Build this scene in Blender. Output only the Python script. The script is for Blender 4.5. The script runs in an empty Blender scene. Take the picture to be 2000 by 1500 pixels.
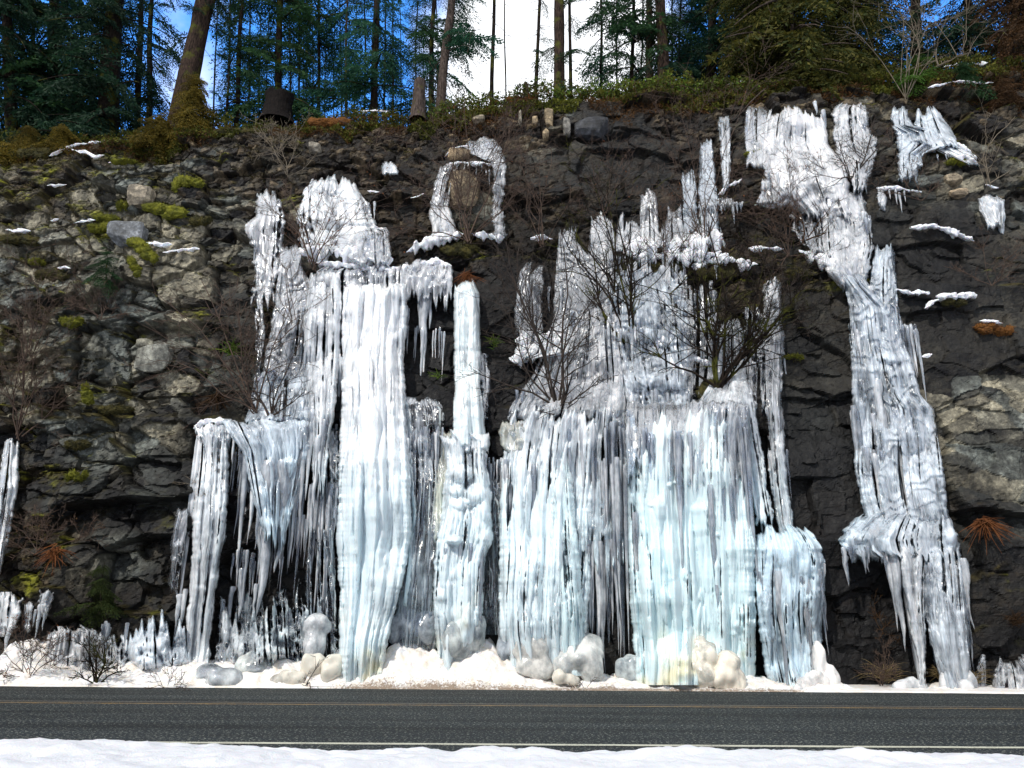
import bpy, math
import numpy as np
from mathutils import Vector
R = math.radians
rng = np.random.default_rng(7)
SC = bpy.context.scene
COL = SC.collection

# ------------------------------------------------------------------ camera, sky, sun, exposure
PITCH, ROLL, FPX, CAMZ = R(16.4), R(0.35), 1500.0, 1.47
cd = bpy.data.cameras.new('camera'); cam = bpy.data.objects.new('camera', cd); COL.objects.link(cam)
cd.sensor_width = 36; cd.lens = FPX/2000*36; cd.clip_end = 500; cd.clip_start = 0.1
cam.location = (0, 0, CAMZ); cam.rotation_mode = 'XYZ'
from mathutils import Matrix
MROT = Matrix.Rotation(R(90)+PITCH, 3, 'X') @ Matrix.Rotation(ROLL, 3, 'Z')
cam.rotation_euler = MROT.to_euler()
SC.camera = cam

SUN_EL, SUN_AZ = R(44), R(212)     # azimuth measured clockwise from +Y: behind the camera and to its left
w = bpy.data.worlds.new('World'); SC.world = w; w.use_nodes = True
nt = w.node_tree; nd = nt.nodes; lk = nt.links
for n in list(nd): nd.remove(n)
out = nd.new('ShaderNodeOutputWorld'); bg = nd.new('ShaderNodeBackground'); bg.inputs[1].default_value = 0.125
sky = nd.new('ShaderNodeTexSky'); sky.sky_type = 'NISHITA'; sky.sun_disc = False
sky.sun_elevation = SUN_EL; sky.sun_rotation = SUN_AZ; sky.altitude = 600; sky.air_density = 1.0; sky.dust_density = 0.1; sky.ozone_density = 3.0
tc = nd.new('ShaderNodeTexCoord')
no = nd.new('ShaderNodeTexNoise'); no.inputs['Scale'].default_value = 7; no.inputs['Detail'].default_value = 6
lk.new(tc.outputs['Generated'], no.inputs['Vector'])
# a bright bank of cloud straight ahead, above the cliff
dp = nd.new('ShaderNodeVectorMath'); dp.operation = 'DOT_PRODUCT'
lk.new(tc.outputs['Generated'], dp.inputs[0]); dp.inputs[1].default_value = Vector((0.045, 0.78, 0.62)).normalized()
mr = nd.new('ShaderNodeMapRange'); mr.inputs[1].default_value = 0.983; mr.inputs[2].default_value = 0.9985; mr.inputs[3].default_value = 0.0; mr.inputs[4].default_value = 0.62
lk.new(dp.outputs['Value'], mr.inputs[0])
ad = nd.new('ShaderNodeMath'); ad.operation = 'ADD'; lk.new(no.outputs[0], ad.inputs[0]); lk.new(mr.outputs[0], ad.inputs[1])
# unseen overcast added behind the camera for a soft, neutral fill light
sx = nd.new('ShaderNodeSeparateXYZ'); lk.new(tc.outputs['Generated'], sx.inputs[0])
mb = nd.new('ShaderNodeMapRange'); mb.inputs[1].default_value = 0.62; mb.inputs[2].default_value = 0.10; mb.inputs[3].default_value = 0.0; mb.inputs[4].default_value = 0.42; lk.new(sx.outputs[1], mb.inputs[0])
ad2 = nd.new('ShaderNodeMath'); ad2.operation = 'ADD'; lk.new(ad.outputs[0], ad2.inputs[0]); lk.new(mb.outputs[0], ad2.inputs[1]); ad = ad2
cr = nd.new('ShaderNodeMapRange'); cr.inputs[1].default_value = 0.58; cr.inputs[2].default_value = 0.86; lk.new(ad.outputs[0], cr.inputs[0])
mx = nd.new('ShaderNodeMixRGB'); lk.new(cr.outputs[0], mx.inputs[0])
hs = nd.new('ShaderNodeMixRGB'); hs.blend_type = 'MULTIPLY'; hs.inputs[0].default_value = 1; lk.new(sky.outputs[0], hs.inputs[1]); hs.inputs[2].default_value = (1.15, 2.7, 4.1, 1)
lk.new(hs.outputs[0], mx.inputs[1])
cm = nd.new('ShaderNodeMixRGB'); mb3 = nd.new('ShaderNodeMapRange'); mb3.inputs[1].default_value = 0.55; mb3.inputs[2].default_value = 0.2; lk.new(sx.outputs[1], mb3.inputs[0]); lk.new(mb3.outputs[0], cm.inputs[0])
cm.inputs[1].default_value = (10.5, 10.8, 11.2, 1); cm.inputs[2].default_value = (5.6, 5.7, 5.9, 1); lk.new(cm.outputs[0], mx.inputs[2])
lk.new(mx.outputs[0], bg.inputs[0]); lk.new(bg.outputs[0], out.inputs[0])
sl = bpy.data.lights.new('sun', 'SUN'); sl.energy = 3.2; sl.angle = R(1.5); sl.color = (1, 0.95, 0.87)
so = bpy.data.objects.new('sun', sl); COL.objects.link(so)
sd = Vector((math.sin(SUN_AZ)*math.cos(SUN_EL), math.cos(SUN_AZ)*math.cos(SUN_EL), math.sin(SUN_EL)))
so.rotation_euler = sd.to_track_quat('Z', 'Y').to_euler(); so.location = sd*60
SC.view_settings.view_transform = 'Standard'; SC.view_settings.look = 'None'; SC.view_settings.exposure = 0.15; SC.view_settings.gamma = 1
SC.cycles.transparent_max_bounces = 24; SC.cycles.max_bounces = 8; SC.cycles.sample_clamp_indirect = 4; SC.cycles.caustics_reflective = False; SC.cycles.caustics_refractive = False

# ------------------------------------------------------------------ helpers
MR = np.array(MROT)
def P(px, py, Y):
    """world point on the vertical plane y = Y seen at photo pixel (px, py)"""
    px, py, Y = np.broadcast_arrays(np.asarray(px, float), np.asarray(py, float), np.asarray(Y, float))
    d = np.stack([(px-1000)/FPX, (750-py)/FPX, -np.ones_like(px)], -1) @ MR.T
    s = Y/d[..., 1]
    return d*s[..., None] + np.array([0, 0, CAMZ])
def hsh(ix, iy, iz, seed):
    h = (ix.astype(np.int64)*374761393 + iy.astype(np.int64)*668265263 + iz.astype(np.int64)*2147483647 + seed*1442695041) & 0xffffffff
    h = ((h ^ (h >> 13))*1274126177) & 0xffffffff
    h = ((h ^ (h >> 16))*2246822519) & 0xffffffff
    return ((h ^ (h >> 15)) & 0xffffff)/float(0xffffff)
def vn(x, y, z=0.0, seed=0):
    x, y, z = np.broadcast_arrays(np.asarray(x, float), np.asarray(y, float), np.asarray(z, float))
    ix, iy, iz = np.floor(x), np.floor(y), np.floor(z)
    f = [x-ix, y-iy, z-iz]; f = [a*a*(3-2*a) for a in f]
    r = 0
    for a in (0, 1):
        for b in (0, 1):
            for c in (0, 1):
                wgt = (f[0] if a else 1-f[0])*(f[1] if b else 1-f[1])*(f[2] if c else 1-f[2])
                r = r + wgt*hsh(ix+a, iy+b, iz+c, seed)
    return r*2-1
def fbm(x, y, z=0.0, o=4, seed=0):
    r = 0; a = 1
    for i in range(o):
        r = r + a*vn(x*2**i, y*2**i, np.asarray(z)*2**i, seed+i); a *= .5
    return r/2
def vn2(x, y, seed=0):
    x, y = np.broadcast_arrays(np.asarray(x, float), np.asarray(y, float))
    ix, iy = np.floor(x), np.floor(y); fx, fy = x-ix, y-iy; fx = fx*fx*(3-2*fx); fy = fy*fy*(3-2*fy); z = np.zeros_like(ix)
    return 2*((hsh(ix, iy, z, seed)*(1-fx)+hsh(ix+1, iy, z, seed)*fx)*(1-fy)+(hsh(ix, iy+1, z, seed)*(1-fx)+hsh(ix+1, iy+1, z, seed)*fx)*fy)-1
def fbm2(x, y, o=4, seed=0):
    r = 0; a = 1
    for i in range(o):
        r = r + a*vn2(x*2**i, y*2**i, seed+i); a *= .5
    return r/2
def ss(a, b, x):
    t = np.clip((x-a)/(b-a), 0, 1); return t*t*(3-2*t)
def mk(name, V, F, mat, parent=None, smooth=True, col=None, org=None):
    """V (N,3), F (M,3 or 4) -> one mesh object"""
    V = np.asarray(V, np.float32).reshape(-1, 3); F = np.asarray(F, np.int32)
    if parent is not None and org is None: org = np.array(parent_org(parent))
    if org is not None: V = V-np.asarray(org, np.float32)
    me = bpy.data.meshes.new(name)
    me.vertices.add(len(V)); me.vertices.foreach_set('co', V.ravel())
    k = F.shape[1]; me.loops.add(F.size); me.loops.foreach_set('vertex_index', F.ravel())
    me.polygons.add(len(F)); me.polygons.foreach_set('loop_start', np.arange(0, F.size, k, dtype=np.int32))
    me.polygons.foreach_set('use_smooth', np.full(len(F), smooth))
    if col is not None:
        a = me.color_attributes.new('Col', 'FLOAT_COLOR', 'POINT'); c = np.ones((len(V), 4), np.float32); col = np.asarray(col)
        c[:, :col.shape[-1]] = col; a.data.foreach_set('color', c.ravel())
    me.update(calc_edges=True); me.validate()
    me.materials.append(mat)
    o = bpy.data.objects.new(name, me); COL.objects.link(o)
    if parent is not None: o.parent = parent
    elif org is not None: o.location = org
    return o
ORG = {}
def parent_org(o):
    x = np.zeros(3)
    while o is not None: x = x+np.array(o.location); o = o.parent
    return x
def tag(o, label, cat, group=None, kind=None):
    o['label'] = label; o['category'] = cat
    if group: o['group'] = group
    if kind: o['kind'] = kind
    return o
def thing(name, label, cat, loc, group=None):
    o = bpy.data.objects.new(name, None); COL.objects.link(o); o.location = [float(a) for a in loc]; o.empty_display_size = .2
    return tag(o, label, cat, group)
def gridF(nv, nu, keep=None):
    i = np.arange(nv-1)[:, None]*nu+np.arange(nu-1)[None]
    f = np.stack([i, i+1, i+nu+1, i+nu], -1)
    return f[keep] if keep is not None else f.reshape(-1, 4)
def tubes(Pn, Rn, sides=4, cap=False):
    """Pn (N,K,3) centre lines, Rn (N,K) radii -> V, F"""
    Pn = np.asarray(Pn, float); Rn = np.asarray(Rn, float); N, K = Rn.shape
    T = np.gradient(Pn, axis=1); T /= np.linalg.norm(T, axis=-1, keepdims=True)+1e-9
    ref = np.where(np.abs(T[..., 2:3]) > .9, np.array([1., 0, 0]), np.array([0, 0, 1.]))
    A = np.cross(T, ref); A /= np.linalg.norm(A, axis=-1, keepdims=True)+1e-9
    B = np.cross(T, A); th = np.arange(sides)/sides*2*np.pi
    V = Pn[:, :, None]+Rn[:, :, None, None]*(A[:, :, None]*np.cos(th)[:, None]+B[:, :, None]*np.sin(th)[:, None])
    n = np.arange(N)[:, None, None]*K*sides; k = np.arange(K-1)[None, :, None]*sides; s = np.arange(sides)[None, None]; s2 = (s+1) % sides
    F = np.stack([n+k+s, n+k+s2, n+k+sides+s2, n+k+sides+s], -1).reshape(-1, 4)
    return V.reshape(-1, 3), F
def blob(c, r, n=26, amp=.12, fr=2.2, seed=0, flat=0.0):
    """lumpy closed ellipsoid"""
    nv = n; nu = n*2
    th = np.linspace(0.0001, np.pi-.0001, nv)[:, None]; ph = np.linspace(0, 2*np.pi, nu, endpoint=False)[None]
    d = np.stack([np.sin(th)*np.cos(ph), np.sin(th)*np.sin(ph), np.cos(th)*np.ones_like(ph)], -1)
    m = 1+amp*fbm(d[..., 0]*fr+seed*3.1, d[..., 1]*fr, d[..., 2]*fr, 4, seed)*2
    V = np.array(c)+d*m[..., None]*np.array(r)
    i = np.arange(nv-1)[:, None]*nu; j = np.arange(nu)[None]; j2 = (j+1) % nu
    F = np.stack([i+j, i+nu+j, i+nu+j2, i+j2], -1).reshape(-1, 4)
    return V.reshape(-1, 3), F
def join(parts):
    V = []; F = []; n = 0
    for v, f in parts: V.append(v); F.append(f+n); n += len(v)
    return np.concatenate(V), np.concatenate(F)

# ------------------------------------------------------------------ materials
def mat(name):
    m = bpy.data.materials.new(name); m.use_nodes = True; t = m.node_tree
    for n in list(t.nodes): t.nodes.remove(n)
    o = t.nodes.new('ShaderNodeOutputMaterial'); return m, t, o
def nnode(t, scale, detail=4, rough=.55, vec=None, stretch=None, coord='Object'):
    n = t.nodes.new('ShaderNodeTexNoise'); n.inputs['Scale'].default_value = scale; n.inputs['Detail'].default_value = detail; n.inputs['Roughness'].default_value = rough
    g = t.nodes.new('ShaderNodeNewGeometry')
    src = g.outputs['Position']
    if stretch:
        mp = t.nodes.new('ShaderNodeMapping'); mp.inputs['Scale'].default_value = stretch; t.links.new(src, mp.inputs[0]); src = mp.outputs[0]
    t.links.new(src, n.inputs['Vector']); return n
def ramp(t, src, stops, interp='LINEAR'):
    r = t.nodes.new('ShaderNodeValToRGB'); r.color_ramp.interpolation = interp
    e = r.color_ramp.elements
    while len(e) < len(stops): e.new(0.5)
    for k, (p, c) in enumerate(stops):
        e[k].position = p; e[k].color = (*c, 1) if not isinstance(c, (int, float)) else (c, c, c, 1)
    t.links.new(src, r.inputs[0]); return r
def rgbmix(t, a, b, f, mode='MIX'):
    m = t.nodes.new('ShaderNodeMixRGB'); m.blend_type = mode
    for i, v in ((0, f), (1, a), (2, b)):
        if isinstance(v, (int, float)): m.inputs[i].default_value = v if i == 0 else (v, v, v, 1)
        elif isinstance(v, tuple): m.inputs[i].default_value = (*v, 1)
        else: t.links.new(v, m.inputs[i])
    return m.outputs[0]
def bump(t, h, strength=.5, dist=.02, nrm=None):
    b = t.nodes.new('ShaderNodeBump'); b.inputs['Strength'].default_value = strength; b.inputs['Distance'].default_value = dist
    t.links.new(h, b.inputs['Height'])
    if nrm is not None: t.links.new(nrm, b.inputs['Normal'])
    return b.outputs[0]
def princ(t, o=None, **kw):
    p = t.nodes.new('ShaderNodeBsdfPrincipled')
    for k, v in kw.items():
        i = p.inputs[k.replace('_', ' ')]
        if isinstance(v, (int, float)): i.default_value = v
        elif isinstance(v, tuple): i.default_value = (*v, 1) if len(v) == 3 else v
        else: t.links.new(v, i)
    if o is not None: t.links.new(p.outputs[0], o.inputs[0])
    return p

def m_rock():
    m, t, o = mat('rock'); a = t.nodes.new('ShaderNodeVertexColor'); a.layer_name = 'Col'
    n1 = nnode(t, 7, 9, .7); n2 = nnode(t, 1, 6, .6, stretch=(2.6, 2.6, 1.3)); n3 = nnode(t, 38, 3, .6)
    c = rgbmix(t, a.outputs[0], ramp(t, n1.outputs[0], [(.3, .18), (.5, .8), (.7, 2.1)]).outputs[0], 1.0, 'MULTIPLY')
    c = rgbmix(t, c, ramp(t, n2.outputs[0], [(.35, .55), (.65, 1.4)]).outputs[0], .9, 'MULTIPLY')
    # pale lichen flecks
    li = ramp(t, n3.outputs[0], [(.62, 0.), (.68, 1.)]); lm = ramp(t, nnode(t, 1.1, 3).outputs[0], [(.45, 0.), (.6, 1.)])
    f = rgbmix(t, li.outputs[0], lm.outputs[0], 1.0, 'MULTIPLY')
    f2 = rgbmix(t, f, .45, 1.0, 'MULTIPLY')
    c = rgbmix(t, c, rgbmix(t, rgbmix(t, c, (1.6, 1.6, 1.5), 1.0, 'MULTIPLY'), (.035, .036, .033), 1.0, 'ADD'), f2)
    h = rgbmix(t, n1.outputs[0], n3.outputs[0], .4)
    r = ramp(t, n1.outputs[0], [(.35, .36), (.6, .85)]); lay = nnode(t, 1, 6, .7, stretch=(1.4, 1.4, 9)); h = rgbmix(t, h, lay.outputs[0], .4)
    princ(t, o, Base_Color=c, Roughness=r.outputs[0], Specular_IOR_Level=.28, Normal=bump(t, h, 1.0, .055)); return m
def m_ice(name='ice', iso=False, const=None):
    m, t, o = mat(name); a = t.nodes.new('ShaderNodeVertexColor'); a.layer_name = 'Col'
    if const: a = t.nodes.new('ShaderNodeMixRGB'); a.inputs[0].default_value = 0; a.inputs[1].default_value = (*const[:3], 1); av = t.nodes.new('ShaderNodeValue'); av.outputs[0].default_value = const[3]
    st = nnode(t, 1, 7, .62, stretch=(9, 5, .55)); st2 = nnode(t, 1, 5, .6, stretch=(34, 20, 1.6)); lo = nnode(t, 1, 7, .62, stretch=(3.0, 3.0, 1.5))
    fine = nnode(t, 26, 4, .6)
    if iso: st = nnode(t, 3, 6, .6); st2 = nnode(t, 11, 5, .65)
    # cloudiness: how many air bubbles the ice holds, in vertical streaks
    def math_(op, x, y):
        n = t.nodes.new('ShaderNodeMath'); n.operation = op
        for i, v in enumerate((x, y)):
            if isinstance(v, (int, float)): n.inputs[i].default_value = v
            else: t.links.new(v, n.inputs[i])
        return n.outputs[0]
    s = math_('ADD', math_('MULTIPLY', math_('SUBTRACT', st.outputs[0], .5), 1.1), math_('MULTIPLY', math_('SUBTRACT', st2.outputs[0], .5), .6))
    s = math_('ADD', s, math_('MULTIPLY', math_('SUBTRACT', lo.outputs[0], .5), 1.7))
    cl = math_('ADD', av.outputs[0] if const else a.outputs['Alpha'], s)
    clc = t.nodes.new('ShaderNodeClamp'); t.links.new(cl, clc.inputs[0]); clc.inputs['Min'].default_value = .07; clc.inputs['Max'].default_value = .97
    hb = rgbmix(t, rgbmix(t, st2.outputs[0], fine.outputs[0], .22), st.outputs[0], .3)
    nb = bump(t, hb, .3 if iso else .38, .03)
    greyblue = rgbmix(t, a.outputs[0], (.61, .645, .685), 1.0, 'MULTIPLY')
    c = rgbmix(t, greyblue, a.outputs[0], ramp(t, cl, [(.35, 0.), (1.0, 1.)]).outputs[0])
    body = princ(t, None, Base_Color=c, Roughness=.16, Specular_IOR_Level=.6, IOR=1.31, Subsurface_Weight=.4, Subsurface_Scale=.09, Normal=nb)
    body.inputs['Subsurface Radius'].default_value = (.6, .9, 1.0)
    tr = t.nodes.new('ShaderNodeBsdfTransparent'); tr.inputs[0].default_value = (.80, .84, .92, 1)
    gl = t.nodes.new('ShaderNodeBsdfGlossy'); gl.inputs['Roughness'].default_value = .12; t.links.new(nb, gl.inputs['Normal'])
    fr = t.nodes.new('ShaderNodeFresnel'); fr.inputs[0].default_value = 1.5; t.links.new(nb, fr.inputs['Normal'])
    clear = t.nodes.new('ShaderNodeMixShader'); t.links.new(fr.outputs[0], clear.inputs[0]); t.links.new(tr.outputs[0], clear.inputs[1]); t.links.new(gl.outputs[0], clear.inputs[2])
    ms = t.nodes.new('ShaderNodeMixShader'); t.links.new(clc.outputs[0], ms.inputs[0]); t.links.new(clear.outputs[0], ms.inputs[1]); t.links.new(body.outputs[0], ms.inputs[2])
    t.links.new(ms.outputs[0], o.inputs[0]); return m
def m_snow():
    m, t, o = mat('snow'); a = t.nodes.new('ShaderNodeVertexColor'); a.layer_name = 'Col'
    n = nnode(t, 7, 6, .6); n2 = nnode(t, 60, 4, .6)
    h = rgbmix(t, n.outputs[0], n2.outputs[0], .3)
    princ(t, o, Base_Color=a.outputs[0], Roughness=.55, Subsurface_Weight=.15, Subsurface_Scale=.03, Normal=bump(t, h, .6, .06)); return m
def m_bank():
    m, t, o = mat('dirty_snow'); a = t.nodes.new('ShaderNodeVertexColor'); a.layer_name = 'Col'
    n = nnode(t, 5, 7, .65); n2 = nnode(t, 24, 6, .7)
    c = rgbmix(t, (.82, .83, .85), (.78, .70, .60), ramp(t, n.outputs[0], [(.4, 0.), (.65, 1.)]).outputs[0])
    d = rgbmix(t, a.outputs[0], ramp(t, n2.outputs[0], [(.35, 0.), (.65, 1.)]).outputs[0], .42)
    c = rgbmix(t, c, (.25, .19, .14), ramp(t, d, [(.42, 0.), (.70, 1.)]).outputs[0])
    h = rgbmix(t, n.outputs[0], n2.outputs[0], .5)
    princ(t, o, Base_Color=c, Roughness=.5, Subsurface_Weight=.1, Subsurface_Scale=.03, Normal=bump(t, h, .7, .06)); return m
def m_leaf(name, c1, c2, trans=.3, rough=.5):
    m, t, o = mat(name); g = t.nodes.new('ShaderNodeNewGeometry')
    n = nnode(t, .9, 3)
    c = rgbmix(t, c1, c2, g.outputs['Random Per Island'])
    c = rgbmix(t, c, ramp(t, n.outputs[0], [(.3, .55), (.7, 1.45)]).outputs[0], 1.0, 'MULTIPLY')
    p = princ(t, None, Base_Color=c, Roughness=max(rough, .75) if trans < .34 else rough, Specular_IOR_Level=.2)
    tl = t.nodes.new('ShaderNodeBsdfTranslucent'); t.links.new(c, tl.inputs[0])
    ms = t.nodes.new('ShaderNodeMixShader'); ms.inputs[0].default_value = trans
    t.links.new(p.outputs[0], ms.inputs[1]); t.links.new(tl.outputs[0], ms.inputs[2]); t.links.new(ms.outputs[0], o.inputs[0]); return m
def m_bark(name, c1, c2, moss=0.0):
    m, t, o = mat(name); n = nnode(t, 1, 6, .65, stretch=(22, 22, 5)); n2 = nnode(t, 2, 4)
    c = rgbmix(t, c1, c2, ramp(t, n.outputs[0], [(.4, 0.), (.62, 1.)]).outputs[0])
    if moss: c = rgbmix(t, c, (.07, .075, .012), ramp(t, n2.outputs[0], [(.62-moss*.3, 0.), (.72-moss*.3, .8)]).outputs[0])
    princ(t, o, Base_Color=c, Roughness=.9, Specular_IOR_Level=.12, Normal=bump(t, n.outputs[0], 1.0, .05)); return m
def m_moss(name, c1, c2):
    m, t, o = mat(name); n = nnode(t, 6, 5, .6); n2 = nnode(t, 90, 3, .7)
    c = rgbmix(t, c1, c2, ramp(t, n.outputs[0], [(.35, 0.), (.65, 1.)]).outputs[0])
    c = rgbmix(t, c, ramp(t, n2.outputs[0], [(.3, .55), (.7, 1.4)]).outputs[0], 1.0, 'MULTIPLY')
    princ(t, o, Base_Color=c, Roughness=.95, Normal=bump(t, n2.outputs[0], 1.0, .04)); return m
def m_asphalt():
    m, t, o = mat('asphalt'); n = nnode(t, 30, 5, .8); n2 = nnode(t, 28, 2, .6); lo = nnode(t, 1, 5, .6, stretch=(.12, 2.2, 1))
    c = rgbmix(t, (.008, .011, .013), (.028, .033, .036), ramp(t, n.outputs[0], [(.42, 0.), (.62, 1.)]).outputs[0])
    c = rgbmix(t, c, (.34, .36, .30), ramp(t, n2.outputs[0], [(.59, 0.), (.64, .55)]).outputs[0])
    c = rgbmix(t, c, ramp(t, lo.outputs[0], [(.35, .60), (.65, 1.45)]).outputs[0], 1.0, 'MULTIPLY')
    princ(t, o, Base_Color=c, Roughness=.85, Specular_IOR_Level=.2, Normal=bump(t, rgbmix(t, n.outputs[0], n2.outputs[0], .5), .9, .012)); return m
def m_paint(name, c, lim):
    m, t, o = mat(name); n = nnode(t, 1, 5, .75, stretch=(1.6, 22, 1)); n2 = nnode(t, 60, 3, .7)
    f = rgbmix(t, n.outputs[0], n2.outputs[0], .5)
    cc = rgbmix(t, c, (.06, .06, .058), ramp(t, f, [(lim, 0.), (lim+.05, 1.)]).outputs[0])
    princ(t, o, Base_Color=cc, Roughness=.7); return m
def m_plain(name, c1, c2, sc=8, rough=.9):
    m, t, o = mat(name); n = nnode(t, sc, 5, .65)
    c = rgbmix(t, c1, c2, ramp(t, n.outputs[0], [(.35, 0.), (.65, 1.)]).outputs[0])
    princ(t, o, Base_Color=c, Roughness=rough, Normal=bump(t, n.outputs[0], .6, .03)); return m
ROCK = m_rock(); ICE = m_ice(); SNOW = m_snow(); BANK = m_bank(); ASPH = m_asphalt()
FIR = m_leaf('fir_needles', (.012, .040, .016), (.030, .075, .022)); FIR2 = m_leaf('dark_needles', (.007, .024, .014), (.018, .048, .022))
CEDAR = m_leaf('cedar_sprays', (.020, .034, .008), (.085, .075, .012)); SALAL = m_leaf('salal_leaves', (.05, .10, .012), (.15, .20, .03), .35, .35)
DEAD = m_leaf('dead_leaves', (.16, .055, .02), (.26, .10, .035)); BRUSH = m_leaf('brown_brush', (.030, .018, .009), (.085, .042, .016))
TEAL = m_leaf('blue_green_needles', (.012, .050, .030), (.030, .100, .050)); OLIVE = m_leaf('yellow_cedar_sprays', (.05, .05, .008), (.17, .115, .015)); GREEN = m_leaf('bright_needles', (.03, .08, .012), (.07, .13, .02))
BARK = m_bark('bark', (.012, .008, .006), (.055, .035, .026), .25); BARKD = m_bark('dark_bark', (.008, .006, .005), (.026, .018, .013), .3); BARKL = m_bark('grey_bark', (.035, .026, .022), (.11, .083, .070), .1)
TWIG = m_plain('twig_bark', (.030, .018, .013), (.10, .062, .042), 5); TWIGD = m_plain('dark_twig', (.012, .008, .006), (.04, .026, .018), 5); TWIGL = m_plain('pale_twig', (.10, .08, .055), (.22, .18, .13), 5)
MOSS = m_moss('bright_moss', (.09, .10, .004), (.25, .25, .012)); MOSSD = m_moss('dark_moss', (.025, .025, .004), (.085, .070, .008)); MOSSO = m_moss('orange_moss', (.15, .055, .008), (.26, .10, .012))
GRASS = m_leaf('dry_grass', (.22, .16, .07), (.40, .31, .16))

# ------------------------------------------------------------------ the cliff
RIMPX = np.array([0, -9])+np.array([(-260, 325), (-100, 300), (0, 285), (200, 268), (330, 266), (500, 245), (700, 222), (800, 222), (900, 205), (1000, 190), (1150, 180), (1300, 178), (1450, 172), (1600, 170), (1750, 172), (1850, 152), (2000, 142), (2260, 138)], float)
CP = []
for py, row in {1345: [(-200, 17.6), (0, 17.5), (250, 17.3), (500, 17.2), (800, 17.), (1150, 17.0), (1400, 17.), (1600, 17.2), (1900, 17.1), (2200, 17.1)],
                1000: [(-200, 17.8), (0, 17.7), (250, 17.4), (500, 17.45), (750, 17.2), (1000, 17.3), (1250, 17.3), (1450, 17.3), (1700, 17.4), (2000, 17.2), (2200, 17.2)],
                830: [(-200, 18.3), (0, 18.1), (250, 17.8), (500, 17.7), (750, 17.6), (1000, 17.8), (1300, 17.7), (1500, 17.8), (1700, 17.8), (2000, 17.6), (2200, 17.6)],
                650: [(-200, 18.9), (0, 18.7), (250, 18.1), (500, 18.6), (750, 18.4), (1000, 18.6), (1200, 18.6), (1500, 18.5), (1700, 18.2), (2000, 18.), (2200, 18.)],
                480: [(-200, 19.7), (0, 19.5), (250, 19.), (500, 19.4), (750, 19.4), (900, 19.5), (1100, 19.6), (1300, 19.6), (1500, 19.3), (1700, 18.9), (2000, 18.7), (2200, 18.7)],
                340: [(-200, 21.2), (0, 20.9), (250, 20.5), (450, 20.4), (650, 20.5), (900, 20.6), (1100, 20.4), (1300, 20.4), (1500, 20.1), (1700, 19.7), (2000, 19.5), (2200, 19.5)],
                230: [(-200, 23.2), (0, 22.6), (250, 22.4), (450, 22.2), (700, 21.8), (1000, 21.3), (1300, 21.2), (1500, 20.9), (1700, 20.6), (2000, 20.4), (2200, 20.4)]}.items():
    for px, Y in row: CP.append((px, py, Y))
CP = np.array(CP)
cw = P(CP[:, 0], CP[:, 1], CP[:, 2]); cx, cz = cw[:, 0], cw[:, 2]
def tpsk(r2): return .5*r2*np.log(r2+1e-9)
n = len(cx); A = np.zeros((n+3, n+3)); A[:n, :n] = tpsk((cx[:, None]-cx)**2+(cz[:, None]-cz)**2)+np.eye(n)*.15
A[:n, n] = A[n, :n] = 1; A[:n, n+1] = A[n+1, :n] = cx; A[:n, n+2] = A[n+2, :n] = cz
cf = np.linalg.solve(A, np.concatenate([CP[:, 2], [0, 0, 0]]))
def base(x, z):
    r = cf[n]+cf[n+1]*x+cf[n+2]*z
    for k in range(n): r = r+cf[k]*tpsk((x-cx[k])**2+(z-cz[k])**2)
    return r
rimw = P(RIMPX[:, 0], RIMPX[:, 1], 21.6+0*RIMPX[:, 0])
def rimz(x): return np.interp(x, rimw[:, 0], rimw[:, 2])+.12*fbm2(np.asarray(x)*.9, 0*np.asarray(x), 3, 77)

# ledges: polyline in photo pixels, strength (how far the lower tier stands out), reach in metres
LEDGES = [([(370, 822), (610, 822)], .30, .9), ([(985, 800), (1240, 790), (1470, 785)], .28, .8), ([(990, 705), (1060, 665), (1125, 690)], .28, .5),
          ([(1220, 740), (1330, 735), (1400, 760)], .25, .4), ([(560, 505), (700, 515), (890, 545)], .40, .9), ([(800, 490), (880, 462), (990, 468)], .35, .7),
          ([(1190, 500), (1420, 478), (1560, 490), (1650, 535)], .42, .9), ([(1740, 572), (1990, 582)], .18, .5), ([(1770, 445), (1900, 475)], .15, .4),
          ([(1710, 368), (1810, 378)], .15, .4), ([(235, 645), (425, 640)], -.28, .35), ([(140, 990), (385, 965)], -.40, .5), ([(0, 700), (150, 690)], -.15, .3),
          ([(1870, 1000), (2080, 1010)], -.25, .5), ([(1530, 775), (1690, 772)], -.10, .4), ([(0, 460), (200, 455), (300, 430)], .15, .4), ([(40, 380), (380, 352)], .15, .35),
          ([(200, 322), (420, 330)], .2, .4), ([(850, 318), (970, 322)], .22, .6), ([(1100, 275), (1210, 270)], -.2, .4), ([(1450, 300), (1700, 330)], .15, .5), ([(1760, 290), (1910, 310)], .2, .5),
          ([(690, 340), (840, 380)], .2, .4), ([(80, 820), (420, 815)], .16, .4), ([(1480, 1020), (1610, 1060)], .1, .5)]
def ledge(x, z):
    r = 0*x
    for pl, s, h in LEDGES:
        q = np.array(pl, float); Yl = np.interp(q[:, 1], [230, 480, 830, 1345], [21.3, 19.4, 17.7, 17.1]); wq = P(q[:, 0], q[:, 1], Yl)
        zl = np.interp(x, wq[:, 0], wq[:, 2])+.10*fbm2(x*1.6, x*0+pl[0][0], 3, 5)
        win = ss(wq[0, 0]-.5, wq[0, 0]+.1, x)*(1-ss(wq[-1, 0]-.1, wq[-1, 0]+.5, x)); d = z-zl
        a = abs(s)
        if s > 0: f = (ss(-.06, .22, d)*2-1)*np.exp(-np.abs(d)/h)*a
        else: f = -(np.where(d > 0, 1, 1-2*ss(0, .08, -d)))*np.exp(-np.abs(d)/h)*a
        r = r+f*win
    return r
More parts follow.
